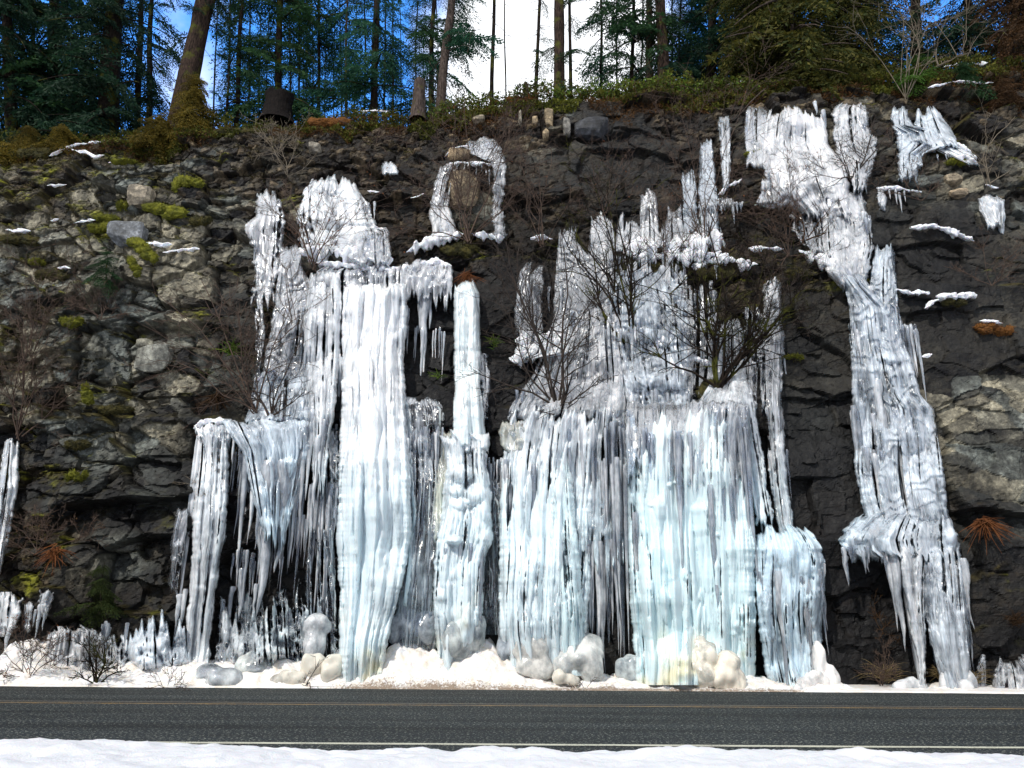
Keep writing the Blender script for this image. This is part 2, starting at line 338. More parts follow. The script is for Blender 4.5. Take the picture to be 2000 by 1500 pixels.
def worley(x, z, sx, sz, rot, seed, jit=.85, pw=3.0):
    c, s = math.cos(rot), math.sin(rot); u = (x*c+z*s)/sx; v = (-x*s+z*c)/sz
    iu, iv = np.floor(u), np.floor(v); F1 = np.full(u.shape, 9.); F2 = F1.copy(); ci = np.zeros(u.shape); cj = ci.copy(); du = ci.copy(); dv = ci.copy()
    for a in (-1, 0, 1):
        for b in (-1, 0, 1):
            gu, gv = iu+a, iv+b; z0 = np.zeros_like(gu)
            fu = gu+.5+(hsh(gu, gv, z0, seed)-.5)*jit; fv = gv+.5+(hsh(gu, gv, z0, seed+9)-.5)*jit
            d = (np.abs(u-fu)**pw+np.abs(v-fv)**pw)**(1/pw)
            m = d < F1
            F2 = np.where(m, F1, np.minimum(F2, d)); ci = np.where(m, gu, ci); cj = np.where(m, gv, cj); du = np.where(m, u-fu, du); dv = np.where(m, v-fv, dv); F1 = np.where(m, d, F1)
    z0 = np.zeros_like(ci)
    r = [hsh(ci, cj, z0, seed+k) for k in (20, 21, 22, 23)]
    return F2-F1, du, dv, r
# region controls in pixels: px, py, fracture strength, light dry rock, brown soil, moss
RG = np.array([(-100, 400, 1, .9, .4, .5), (60, 330, .8, .5, .6, .6), (60, 500, .9, .95, .25, .45), (200, 420, 1, 1., .15, .55), (330, 500, .8, .75, .1, .3), (380, 400, 1, .65, .25, .35), (60, 700, 1, .55, .45, .4),
               (220, 650, 1.2, .95, .1, .3), (340, 700, .8, .65, .0, .15), (180, 800, 1.2, .8, .1, .45), (60, 900, .8, .15, .3, .3), (230, 880, .9, .75, .05, .25), (320, 930, .8, .4, .0, .1), (380, 860, .7, .18, 0, .1),
               (250, 1010, .7, .0, .0, .05), (230, 1080, 1, .45, .1, .2), (60, 1100, 1, .2, .6, .5), (350, 1100, .9, .08, .2, .1), (200, 1230, .8, .05, .3, .2), (0, 1250, .8, .08, .4, .2),
               (450, 350, .9, .5, .6, .25), (430, 480, .9, .35, .2, .2), (470, 650, .8, .15, .3, .2), (600, 270, .9, .25, .9, .3), (550, 330, 1, .3, .7, .15), (780, 270, .9, .25, .9, .2), (800, 400, .9, .1, .7, .1), (700, 330, .9, .15, .8, .1), (940, 260, 1, .4, .7, .1), (1060, 250, 1.1, .55, .6, .05),
               (900, 380, .4, .45, .3, .0), (1040, 400, .8, .18, .6, .1), (1160, 240, .4, .10, .0, .0), (1130, 330, .6, .12, .2, .05), (1260, 300, .6, .10, .2, .05), (1240, 400, .7, .08, .3, .0), (1330, 230, .9, .12, .8, .1), (980, 560, .5, .03, .0, .0), (850, 600, .5, .03, 0, 0), (930, 480, .9, .05, .6, .5),
               (960, 800, .6, .0, .0, .1), (700, 800, .5, .02, .0, .0), (500, 1000, .7, .0, 0, 0), (550, 1200, .6, .02, .1, 0), (1100, 900, .5, .02, 0, 0), (1300, 550, .8, .10, .4, .3), (1440, 560, .8, .08, .7, .4), (1590, 560, .7, .12, .3, .3), (1580, 650, .5, .10, .0, .05), (1600, 800, .5, .12, .0, .03), (1590, 950, .5, .05, 0, .0), (1400, 400, .8, .1, .8, .2),
               (1440, 250, 1, .3, .3, .1), (1500, 450, .8, .15, .5, .3), (1700, 1200, .5, .02, .05, .02), (1680, 1080, .4, .02, 0, 0), (1830, 350, .9, .3, .3, .3), (1870, 400, .6, .45, .2, .1), (1960, 250, 1, .55, .4, .2), (1960, 400, .8, .5, .4, .2), (1850, 480, .5, .06, .1, .05), (1830, 560, .4, .06, .0, .0), (1950, 560, .5, .12, .2, .2), (1880, 680, .4, .10, .05, .05), (1960, 650, .5, .18, .2, .1), (1960, 800, .6, .5, .05, .1), (1970, 920, .5, .62, .0, .0), (1900, 1000, .6, .2, .2, .1), (1980, 1010, .4, .5, .1, 0), (1930, 1120, .5, .05, .15, .15), (1990, 1250, .5, .03, .2, .1), (2100, 800, .6, .4, .2, .1), (2100, 300, .8, .5, .4, .2)])
rgw = P(RG[:, 0], RG[:, 1], np.interp(RG[:, 1], [230, 480, 830, 1345], [21.3, 19.4, 17.7, 17.1]))
def regions(x, z):
    num = [0, 0, 0, 0]; den = 0
    for k in range(len(RG)):
        wt = 1/(((x-rgw[k, 0])**2+(z-rgw[k, 2])**2)+.15)**2; den = den+wt
        for j in range(4): num[j] = num[j]+wt*RG[k, 2+j]
    return [a/den for a in num]

NXC, NZC = 1120, 560
XG = np.linspace(-21, 21, NXC); VG = np.linspace(0, 1, NZC)
X, Vv = np.meshgrid(XG, VG); ZR = rimz(XG)[None]; Z = -.3+(ZR+.3)*Vv
XS = XG[::6]; VS = VG[::5]
def up(fn):
    """evaluate a smooth function on a coarser grid, then interpolate to the full one"""
    xs = np.linspace(-21, 21, 160); vs = np.linspace(0, 1, 90); a, b = np.meshgrid(xs, vs); zz = -.3+(rimz(xs)[None]+.3)*b
    o_ = fn(a, zz); o_ = o_ if isinstance(o_, list) else [o_]
    res = []
    for g in o_:
        t1 = np.stack([np.interp(XG, xs, g[i]) for i in range(len(vs))]); fi = VG*(len(vs)-1); i0 = np.clip(fi.astype(int), 0, len(vs)-2); f = (fi-i0)[:, None]
        res.append(t1[i0]*(1-f)+t1[i0+1]*f)
    return res
B0 = up(base)[0]; frac, light, soil, mossm = up(regions)
wx = X+.25*fbm2(X*.6, Z*.6, 2, 31); wz = Z+.25*fbm2(X*.6+40, Z*.6, 2, 32)
b1, u1, v1, r1 = worley(wx, wz, 1.7, 1.2, .12, 1, .9, 5.); b2, u2, v2, r2 = worley(wx+.05*fbm2(X*5, Z*5, 2, 3), wz, .80, .52, -.12, 2, 1., 7.); b3, u3, v3, r3 = worley(wx, wz+.03*fbm2(X*7, Z*7, 2, 4), .26, .19, .25, 3, 1.0, 6.)
dry = np.clip(frac*(1-.40*soil), 0, 1.2); cut = dry**2.2; opn = ss(-.3, .2, fbm2(X*1.9, Z*1.9, 3, 91)); cut1 = cut*ss(.5, .8, frac)
D = B0+ledge(X, Z)
D = D-(.55*(r1[0]-.5)+.36*(r1[1]-.5)*u1+.34*(r1[2]-.5)*v1)*(.5+.5*frac)+.20*(1-ss(.015, .06, b1))*np.maximum(cut1, .25*opn)
D = D-(.26*(r2[0]-.5)+.62*(r2[1]-.5)*u2+.62*(r2[2]-.5)*v2)*(.35*frac+.65*cut)*1.2+.16*(1-ss(.025, .075, b2))*cut1*opn
D = D-(.07*(r3[0]-.5)+.17*(r3[1]-.5)*u3+.17*(r3[2]-.5)*v3)*(.08*frac+.92*cut)+.035*(1-ss(.03, .12, b3))*cut1*(r2[1] > .45)*opn
D0_ = D.copy()
for _ in range(1):
    D = np.pad(D, 1, mode='edge'); D = (D[:-2, 1:-1]+D[2:, 1:-1]+D[1:-1, :-2]+D[1:-1, 2:]+3*D[1:-1, 1:-1])/7
D = D0_+(D-D0_)*np.clip((np.abs(D-D0_)-.02)/.03, 0, 1)
D = D+.10*fbm2(X*1.3, Z*1.3, 5, 50)+.03*fbm2(X*5+.3*Z, Z*3.4, 4, 61)+.022*fbm2(X*10, Z*10, 3, 60)
soil = soil+.55*ss(.86, .97, Vv); rough = np.clip(soil, 0, 1); peb = ss(.66, .70, r3[3])*rough*frac; D = D-.12*fbm2(X*3, Z*4, 4, 70)*rough-.04*fbm2(X*14, Z*14, 2, 71)*rough-.09*peb*np.clip(b3*5, 0, 1)
D = D+ss(.965, 1.0, Vv)*1.0                                     # the edge rounds over to the forest floor
# colours of the stone itself
tone = np.clip(light*1.2+((r2[3]-.5)*1.35+(r1[3]-.5)*.5+(r3[3]-.5)*.3)*ss(.05, .5, light)+.30*fbm2(X*1.6, Z*1.6, 4, 80)*ss(.0, .3, light), 0, 1)
Lr = np.stack([.225+0*X, .205+0*X, .150+0*X], -1); Lg = np.stack([.110+0*X, .120+0*X, .108+0*X], -1)
hue = (.5*r2[2]+.5*r1[1])[..., None]; Lc = Lg+(Lr-Lg)*ss(.35, .65, hue); Dk = np.array([.0042, .0040, .0050])
C = Dk+(Lc*1.15-Dk)*(tone**1.35)[..., None]
crk = np.clip(np.exp(-b2/.09)*1.3*cut1*opn+np.exp(-b3/.10)*.6*cut1*(r2[1] > .45)*opn, 0, 1)       # earth packed into the joints
C = C*(1-.85*crk[..., None])+np.array([.008, .0065, .0045])*.9*crk[..., None]
sm = ss(.30, .70, soil+.80*fbm2(X*1.6, Z*2.2, 5, 81))*(1-.95*peb); C = C*(1-.92*sm[..., None])+np.array([.0085, .0055, .0035])*.92*sm[..., None]
C = C*(1-peb[..., None])+peb[..., None]*(np.array([.12, .088, .052])*(.3+1.4*r3[2][..., None]*np.clip(light+.4, 0, 1)[..., None]))
gz = np.gradient(D, axis=0)/np.maximum(np.gradient(Z, axis=0), 1e-3)      # ledge tops collect moss
mm = ss(.45, .95, mossm*.9+.5*np.clip(gz, -1, 1.6)*.6+.75*fbm2(X*1.8, Z*2.2, 4, 83))*ss(.02, .25, mossm); mb_ = ss(.1, .5, fbm2(X*2.4, Z*2.4, 3, 88))[..., None]; D = D-.07*mm*(1+fbm2(X*16, Z*16, 2, 89)); C = C*(1-.92*mm[..., None])+(np.array([.045, .036, .005])*(1-mb_)+np.array([.20, .20, .012])*mb_)*.92*mm[..., None]
V = np.stack([X, D, Z], -1)
cliff = mk('cliff', V.reshape(-1, 3), gridF(NZC, NXC)[:, ::1], ROCK, smooth=False, col=C.reshape(-1, 3)); cliff['kind'] = 'structure'

# depth of the rock along each viewing ray, on a pixel grid
GX = np.arange(-160, 2168, 8.); GY = np.arange(120, 1440, 8.); gx, gy = np.meshgrid(GX, GY)
def Dq(x, z):
    v = (z+.3)/(rimz(x)+.3); fx = np.clip((x+21)/42*(NXC-1), 0, NXC-1.001); fz = np.clip(v*(NZC-1), 0, NZC-1.001)
    return np.where(v > 1.0, 23.0, D[fz.astype(int), fx.astype(int)])
YM = np.full(gx.shape, 24.); hit = np.zeros(gx.shape, bool)
for Y in np.arange(15.5, 24, .04):
    p = P(gx, gy, Y); q = Dq(p[..., 0], p[..., 2]) <= Y; nw = q & ~hit; YM[nw] = Y; hit |= nw
def boxf(a, k, fn):
    p = np.pad(a, k, mode='edge'); s = [p[i:i+a.shape[0], j:j+a.shape[1]] for i in range(2*k+1) for j in range(2*k+1)]
    return fn(np.stack(s), axis=0)
YF = boxf(boxf(YM, 2, np.min), 3, np.mean)
def samp(M, px, py):
    fx = np.clip((np.asarray(px, float)+160)/8, 0, len(GX)-1.001); fy = np.clip((np.asarray(py, float)-120)/8, 0, len(GY)-1.001)
    i, j = fy.astype(int), fx.astype(int); a, b = fy-i, fx-j
    return M[i, j]*(1-a)*(1-b)+M[i+1, j]*a*(1-b)+M[i, j+1]*(1-a)*b+M[i+1, j+1]*a*b
def on(px, py, off=0.0): return P(px, py, samp(YF, px, py)-off)

# ------------------------------------------------------------------ forest floor, road, snow
xs = np.linspace(-45, 45, 240); ys = np.linspace(0, 1, 70)**1.6; FX, FY = np.meshgrid(xs, ys)
ytop = np.interp(FX, XG, D[-1]); YY = ytop+FY*60-.05
rx = rimz(np.clip(FX, -21, 21))
def floorz(x, y):
    yt = np.interp(x, XG, D[-1]); d = np.maximum(y-yt, 0)
    return rimz(np.clip(x, -21, 21))+d*(.02+.30*ss(5, 12, x))*ss(0, 3, d)+.15*fbm2(x*.6, y*.6, 3, 90)*ss(0, .6, d)-.02
V = np.stack([FX, YY, floorz(FX, YY)], -1)
SOIL = m_plain('forest_soil', (.035, .024, .014), (.06, .055, .018), 3)
o = mk('forest_floor', V.reshape(-1, 3), gridF(70, 240), SOIL); o['kind'] = 'structure'
# ground under everything
G = m_plain('ground_soil', (.05, .045, .04), (.10, .09, .08), 2)
o = mk('ground', np.array([(-200, -200, -.12), (200, -200, -.12), (200, 200, -.12), (-200, 200, -.12)], float), np.array([[0, 1, 2, 3]]), G); o['kind'] = 'structure'
def strip(name, y0, y1, z, m, x0=-60, x1=60, wob=.0):
    xx = np.linspace(x0, x1, 240); V = np.concatenate([np.stack([xx, y0+wob*fbm2(xx*3, xx*0, 3, 1), xx*0+z], -1), np.stack([xx, y1+wob*fbm2(xx*3, xx*0, 3, 2), xx*0+z], -1)])
    o = mk(name, V, gridF(2, 240), m, smooth=False); o['kind'] = 'structure'; return o
strip('road', 7.2, 16.6, 0, ASPH)
WHITE = m_paint('white_paint', (.52, .52, .42), .53); YEL = m_paint('yellow_paint', (.33, .20, .05), .46)
strip('white_edge_line', 9.48, 9.59, .004, WHITE, wob=.006)
strip('yellow_centre_line', 13.18, 13.28, .004, YEL, wob=.006)
strip('yellow_centre_line', 13.40, 13.50, .004, m_paint('worn_yellow_paint', (.24, .155, .05), .41), wob=.006)

# near snow: a low bank between the camera and the road
xs = np.linspace(-14, 14, 700); ys = np.linspace(0, 1, 90)**1.8; a, b = np.meshgrid(xs, ys)
edge = 8.98+.08*fbm2(a*.35, a*0, 3, 11)*2+.05*fbm2(a*3, a*0, 4, 12)+.40*(1-ss(-5.0, -1.6, a))
yy = edge-b*8.0
hh = ss(0, .006, b)*.03+.07*ss(0, .08, b)+.12*b+.07*fbm2(a*1.1, yy*2.5, 4, 13)*ss(0, .03, b)+.05*fbm2(a*5, yy*7, 4, 14)*ss(0, .008, b)
hh = hh*ss(0, .004, b)-.004
o = mk('snow_verge', np.stack([a, yy, hh], -1).reshape(-1, 3), gridF(90, 700)[:, ::-1], SNOW, col=np.full((63000, 3), (.70, .715, .745))); o['kind'] = 'structure'
xs = np.linspace(-60, 60, 60); a, b = np.meshgrid(xs, np.linspace(0, 1, 6))
o = mk('snow_field', np.stack([a, 7.0-b*60, 0*a+.06], -1).reshape(-1, 3), gridF(6, 60)[:, ::-1], SNOW, col=np.full((360, 3), (.84, .86, .90))); o['kind'] = 'structure'

# far snow bank: ploughed snow heaped along the foot of the cliff
TOPL = np.array([(-100, 1300), (0, 1285), (25, 1252), (60, 1272), (110, 1300), (180, 1312), (230, 1294), (290, 1292), (350, 1296), (420, 1298), (500, 1290), (560, 1292), (640, 1297), (720, 1294), (770, 1262), (820, 1268), (880, 1282), (925, 1262), (955, 1255), (985, 1285), (1030, 1308), (1100, 1325), (1180, 1318), (1260, 1333), (1320, 1322), (1380, 1318), (1470, 1322), (1530, 1335), (1590, 1305), (1620, 1325), (1660, 1345), (1720, 1355), (1760, 1345), (1830, 1340), (1880, 1346), (1960, 1352), (2100, 1352)], float)
tw = P(TOPL[:, 0], TOPL[:, 1], 16.65+0*TOPL[:, 0])
xs = np.linspace(-14, 14, 900); ys = np.linspace(0, 1, 110); a, b = np.meshgrid(xs, ys)
e0 = P(np.linspace(-200, 2200, 40), np.interp(np.linspace(-200, 2200, 40), [0, 1000, 2000], [1347, 1352, 1361.5]), 16)
edge = np.interp(a, [-11, 0, 11], [15.90, 15.80, 15.62])+.07*fbm2(a*.8, a*0, 4, 21)+.02*fbm2(a*7, a*0, 2, 22)
yy = edge+b*2.2
H = np.interp(a, tw[:, 0], tw[:, 2])
f = (yy-edge)/(16.7-edge)
lum = fbm2(a*1.7, yy*1.7, 4, 23); lum2 = fbm2(a*7, yy*7, 4, 24)
hh = H*ss(0, 1, f**.8)+np.clip(f, 0, 1)*(.10*lum*(.4+H))+.085*lum2*ss(0, .15, f)*(.4+H)+.035*fbm2(a*16, yy*16, 3, 26)*ss(0, .1, f)+.05*np.abs(fbm2(a*4, yy*4, 3, 27))*ss(0, .1, f)
hh = np.maximum(hh, .03*ss(0, .05, f))+(-.006)*(f < .01)
dirt = .80*(1-ss(.0, .32, f))*ss(640, 720, 1000+a/16*1500)*(1-ss(1500, 1560, 1000+a/16*1500))*.95+.18*ss(-.2, .3, lum)*ss(680, 760, 1000+a/16*1500)*(1-ss(1450, 1500, 1000+a/16*1500))+.05
bank_h = lambda x, y: float(np.interp(x, tw[:, 0], tw[:, 2])*ss(0, 1, np.clip((y-15.8)/.9, 0, 1)**.8))
o = mk('snow_bank', np.stack([a, yy, hh], -1).reshape(-1, 3), gridF(110, 900), BANK, col=np.repeat(dirt.reshape(-1, 1), 3, 1)); o['kind'] = 'structure'

# ------------------------------------------------------------------ ice
TINT = {'w': (.76, .78, .80), 'g': (.64, .65, .68), 'c': (.72, .785, .80), 'b': (.67, .73, .79), 'y': (.76, .72, .60), 'p': (.75, .75, .76)}
def sheet(rows, thick=.25, nfl=40, fr=(3, 11), milk=.6, tint='w', lumps=(), terr=.0, seed=0, fringe=0, topr=14, frl=(.15, .7), rag=3.0, lift=.0, cy=0, res=1.0, ragt=12, knob=1.0, holes=.03, band=.34):
    """relief of fused flowing ice between two outlines; returns V, F, colours. fringe: length in px over which the lower edge breaks into points"""
    r_ = np.random.default_rng(1000+seed); rows = np.array(rows, float)
    if rows[0, 2]-rows[0, 1] < .6*(rows[1, 2]-rows[1, 1]):
        c_ = (rows[0, 1]+rows[0, 2])/2*.5+(rows[1, 1]+rows[1, 2])/2*.5; h_ = .4*(rows[1, 2]-rows[1, 1]); rows[0, 1:] = c_-h_, c_+h_; ragt = max(ragt, 18)
    if not fringe and rows[-1, 0] < 1220: fringe = 14
    y0, y1 = rows[0, 0], rows[-1, 0]+fringe; NV = max(16, int((y1-y0)/2.2*res)); wmax = (rows[:, 2]-rows[:, 1]).max(); NU = max(18, int(wmax/.95*res))
    py = np.linspace(y0, y1, NV)[:, None]; u = np.linspace(-1, 1, NU)[None]
    rp = np.minimum(py, rows[-1, 0])
    XL = np.interp(rp, rows[:, 0], rows[:, 1]); XR = np.interp(rp, rows[:, 0], rows[:, 2]); xl = XL-rag*(fbm2(py/9, py*0+seed, 3, seed)+1.4*fbm2(py/50, py*0+seed, 2, seed+2)); xr = XR+rag*(fbm2(py/9, py*0+seed+50, 3, seed+1)+1.4*fbm2(py/50, py*0+seed+9, 2, seed+2))
    rl, rr0 = xl, xr; xl = XL-2.2*rag; xr = XR+2.2*rag
    px = (xl+xr)/2+u*(xr-xl)/2+0*py; ue = np.clip(2*(px-rl)/(rr0-rl)-1, -1.2, 1.2); pyy = py+0*px; wpx = (xr-xl); uw = u*wpx.mean()/2+seed*13.7
    Y0 = samp(YF, px, pyy)
    for k in range(1, NV): Y0[k] = np.minimum(Y0[k], Y0[k-1]+.004)
    Y0 = Y0-lift
    mpp = 18/1500*np.cos(PITCH)                      # metres per pixel, roughly
    uu = uw+2.5*vn2(py/120, py*0+seed, seed+30)         # flow lines run nearly straight down
    lobe = fbm2(uu/26, py/420+0*u, 3, seed+31)*1.5
    t = thick*np.sqrt(np.clip(1-np.abs(ue)**3.2, 0, 1))*np.clip(.80+band*lobe, .22, 1.4)
    tb = t.copy()
    cap = ragt*(1.0*fbm2(uw/16, uw*0+seed, 3, seed+32)+.22*vn2(uw/5, uw*0, seed+33)+.5)
    t = t*np.sqrt(np.clip((py-y0-cap)/topr, 0, 1))
    m = milk+.7*band*np.clip(lobe, -1, 1)+.16*fbm2(px/60, pyy/120, 3, seed+15)
    nfl = int(nfl*1.05)
    for k in range(nfl):
        u0 = r_.uniform(-1, 1); r0 = fr[0]+(fr[1]-fr[0])*r_.uniform()**1.7*(2.4 if k % 5 == 0 else 1.15); a0 = y0+(y1-y0)*max(-.05, r_.uniform(-.2, .85)); L = max(18, (y1-y0)*r_.uniform(*frl)); km = r_.uniform(-.30, .22)
        c0 = int(np.clip((u0+1)/2*(NU-1)-r0*NU/max(wpx.min(), 8)-9, 0, NU-2)); c1 = int(np.clip((u0+1)/2*(NU-1)+r0*NU/max(wpx.min(), 8)+10, 2, NU)); sl_ = np.s_[:, c0:c1]
        q = (py-a0)/L; on_ = (q > 0) & (q < 1)
        xc = (xl+xr)/2+u0*(wpx/2)+1.5*vn2(py/60, py*0+k, seed)
        rr = r0*np.clip(1-q, 0, 1)**.75*ss(0, .30, q)**.7*on_*(1+.12*vn2(py/14, py*0+k, seed+4)); dx = px[sl_]-xc
        c = np.sqrt(np.clip(rr**2-dx**2, 0, None))*mpp*(1.25 if r0 < 9 else .85)
        prev = t[sl_]; cand = np.where((c > 0) & (prev > .004), np.minimum(tb[sl_]*.96+.010*r0*r_.uniform(.2, 1), prev+.035)+c, 0)
        wn = np.clip((cand-prev)/.02, 0, 1); t[sl_] = np.maximum(cand, prev); m[sl_] = m[sl_]+wn*.55*((milk+km)+.05-m[sl_])
    if terr:
        ph = pyy/34+2.2*fbm2(px/38, pyy/60, 3, seed+7); sw = ph-np.floor(ph); t = t+terr*np.where(sw < .8, (sw/.8)**1.5, (1-sw)/.2)*np.clip(t/thick, 0, 1)
    area = (rows[:, 2]-rows[:, 1]).mean()*(y1-y0); yb_ = rows[-1, 0]
    auto = [(r_.uniform(XL.min(), XR.max()), y0+(yb_-y0)*(1-r_.uniform()**1.5), r_.uniform(5, 15)*knob**.35, r_.uniform(6, 20)*knob**.35, r_.uniform(.04, .12)*thick/.35) for _ in range(int(area*knob/3800))]
    for (lx, ly, ax, ay, h) in list(lumps)+auto:
        q = ((px-lx)/ax)**2+((pyy-ly)/ay)**2; q = q*(1+.5*fbm2(px/12, pyy/14, 2, int(lx))); w_ = np.sqrt(np.clip(1-q, 0, 1)); t = np.where((t > .004) & (q < 1), np.maximum(t, t*.75+h*w_), t); m = m+.22*w_*np.clip((ly-pyy)/ay+.6, 0, 1)
    t = t+(.014*fbm2(px/7, pyy/70, 3, seed+8)+.008*fbm2(px/3.2, pyy/26, 2, seed+9))*ss(0, .05, t)
    if holes > 0:
        hn = fbm2(uu/4, py/230+0*u, 3, seed+40)+.45*fbm2(uu/30, py/110+0*u, 2, seed+41)+.06*rag*fbm2(px/6, pyy/10, 2, seed+42); th_ = np.quantile(hn, holes); hd = (hn-th_)/.10; m = m-.45*np.clip(1-hd/2.5, 0, 1)
        t = t*np.sqrt(np.clip(hd, 0, 1))
    if fringe:
        nb = fbm2(uw/9, u*0, 3, seed+11)+.7*vn2(uw/4, u*0, seed+12)
        yb = rows[-1, 0]+fringe*(.45+.55*nb)
        dd = (yb-py)/8; t = t*np.sqrt(np.clip(dd, 0, 1))
    kk = t > .003; kk[:, 0] = kk[:, 1]; kk[:, -1] = kk[:, -2]; keep = kk[:-1, :-1] | kk[1:, 1:] | kk[:-1, 1:] | kk[1:, :-1]
    edge = np.clip(t, 0, None)
    Yv = Y0-edge+np.where(t <= .003, .12+lift*.8, 0)
    V = P(px, pyy, Yv)
    tc_ = np.array(TINT[tint] if isinstance(tint, str) else tint)
    col = np.ones((NV, NU, 4)); col[..., :3] = tc_*(1+.05*fbm2(px/40, pyy/40, 2, seed+17)[..., None])
    if cy:   # soil-stained foot
        s_ = ss(y1-cy, y1-10, pyy)*ss(-.1, .5, fbm2(px/35, pyy/50, 3, seed+19)); col[..., :3] = col[..., :3]*(1-s_[..., None])+np.array([.80, .70, .52])*s_[..., None]
    wb = np.clip((1050-np.abs(px-1060)*1.5)/300, 0, 1)*ss(740, 1050, pyy); col[..., :3] = col[..., :3]*(1-wb[..., None])+col[..., :3]*wb[..., None]*np.array([.92, 1.03, 1.06]); milk_up = .16*wb*(milk > .4)      # bluer, denser ice low in the middle
    col[..., 3] = m+milk_up
    F = gridF(NV, NU, keep).reshape(-1, 4)
    return V.reshape(-1, 3), F, col.reshape(-1, 4)
def icicle_geo(px, py, L, r, off, seed, Yref=None):
    """hanging icicles (arrays): L length px, r radius px -> list of (V,F)"""
    K = 22; s = np.linspace(0, 1, K)
    Y = (samp(YF, px, py) if Yref is None else Yref)-off; T = P(px, py, Y); mp = 18/1500.
    c = np.zeros((K, 3)); rr_ = np.random.default_rng(seed)
    ax, ay = rr_.normal(0, .012, 2)
    c[:, 0] = T[0]+L*mp*s*ax+.010*vn2(s*4, s*0+seed, 3)*r*.4; c[:, 1] = T[1]+L*mp*s*ay; c[:, 2] = T[2]-L*mp*s*1.02
    rad = r*mp*(1-s**1.25)**.8*(1+.14*vn2(s*L/12., s*0+seed*1.7, 5)+.10*vn2(s*L/5., s*0+seed*.7, 6)); rad[-1] = .0008; rad[0] *= .7
    V, F = tubes(c[None], np.abs(rad)[None], 10)
    # fluted, not perfectly round
    th = np.tile(np.arange(10), K); V = V.reshape(K, 10, 3); cc = c[:, None]; V = cc+(V-cc)*(1+.18*vn2(np.arange(10)[None]*1.3+seed, s[:, None]*3, 8))[..., None]
    return V.reshape(-1, 3), F
ICN = 0
def icefall(name, label, parts, icicles=(), group='frozen falls on the rock face', cat='icefall'):
    """parts: list of (part name, dict for sheet); icicles: rows (px, py, L, r, off) or ('row', x0, x1, y, n, Lmin, Lmax, rmin, rmax)"""
    global ICN
    ps = [(n_, sheet(seed=ICN*7+k, **kw)) for k, (n_, kw) in enumerate(parts)]
    lowest = min(ps, key=lambda q: q[1][0][:, 2].min())[1][0] if ps else None
    if ps: loc = lowest[np.argmin(lowest[:, 2])]
    else: loc = on(icicles[0][0] if not isinstance(icicles[0][0], str) else icicles[0][1], icicles[0][1] if not isinstance(icicles[0][0], str) else icicles[0][3])
    root = thing(name, label, cat, loc, group)
    for n_, (V, F, c) in ps: mk(n_, V, F, ICE, root, True, c)
    r_ = np.random.default_rng(500+ICN)
    L = []
    for q in icicles:
        if q[0] == 'row':
            _, x0, x1, y, n_, l0, l1, r0, r1 = q[:9]; off = q[9] if len(q) > 9 else .15
            for k in range(n_):
                f_ = r_.uniform(0, 1)**2.2; L.append((r_.uniform(x0, x1), y+r_.uniform(-8, 8), l0+(l1-l0)*f_, r0+(r1-r0)*(f_*.6+.4*r_.uniform()), off*r_.uniform(.5, 1.2), r_.uniform(.15, .75)))
        else: L.append((q[0], q[1], q[2], q[3], q[4] if len(q) > 4 else .15, .6))
    for k, (x, y, l_, r__, off, mlk) in enumerate(L):
        V, F = icicle_geo(x, y, l_, r__, off, ICN*100+k)
        t_ = np.array(TINT['w'])*r_.uniform(.93, 1.02)
        c = np.tile([*t_, mlk], (len(V), 1)); mk('icicle', V, F, ICE, root, True, c)
    ICN += 1
    return root

# --- lower left
icefall('icefall', 'slim pale ice column at the far left edge of the cliff', [('ice_column', dict(rows=[(855, 20, 30), (880, 8, 38), (950, -4, 36), (1040, -14, 20), (1112, -18, 5)], thick=.22, nfl=14, milk=.75, tint='w', topr=30))])
icefall('icefall', 'tall leaning ice column standing alone beneath the left corner of the ledge', [
    ('ice_cap', dict(rows=[(816, 395, 430), (828, 378, 450), (850, 385, 452), (868, 390, 448)], thick=.22, nfl=10, milk=.85, terr=.02, lift=.1)),
    ('ice_column', dict(rows=[(830, 392, 446), (900, 388, 447), (1000, 376, 446), (1080, 374, 432), (1160, 372, 420), (1200, 364, 416), (1260, 362, 410), (1310, 350, 408)], thick=.38, nfl=55, milk=.72, frl=(.25, .9), lift=.1, fr=(2, 9)))],
    [('row', 384, 400, 845, 4, 120, 420, 2, 5), ('row', 400, 445, 1000, 4, 60, 160, 2, 4, .3)])
icefall('icefall', 'broad icicle fringe hanging from the left ledge and ending in one long tip', [
    ('ice_sheet', dict(rows=[(818, 430, 606), (840, 444, 606), (880, 470, 602), (930, 484, 592), (990, 500, 574), (1040, 514, 560)], thick=.32, nfl=80, milk=.68, tint='b', fringe=45, frl=(.2, .7), lift=.22, fr=(2.5, 10)))],
    [(536, 900, 272, 20, .45), (556, 900, 200, 17, .40), (520, 900, 180, 12, .40), (572, 900, 150, 9, .35), (484, 880, 250, 6, .3), (492, 850, 160, 5, .3), (503, 860, 190, 7, .35), ('row', 450, 604, 850, 26, 50, 240, 2, 6, .32), ('row', 500, 575, 990, 16, 40, 150, 3, 6, .4)])
icefall('icefall', 'short clear grey ice pillar left of the leaning column', [('ice_column', dict(rows=[(992, 350, 366), (1020, 342, 366), (1080, 334, 360), (1140, 330, 350), (1152, 334, 348)], thick=.16, nfl=10, milk=.28, tint='g', topr=20))])
icefall('ice_dome', 'rounded ice dome with a dark hollow right behind the ledge shrub', [
    ('ice_cap', dict(rows=[(716, 535, 580), (728, 508, 604), (750, 498, 608), (800, 488, 608), (822, 480, 606)], thick=.35, nfl=26, milk=.60, tint='b', topr=26, terr=.02, fringe=8))],
    [('row', 545, 604, 762, 10, 25, 60, 2, 4, .38)], group='rounded ice domes', cat='ice dome')
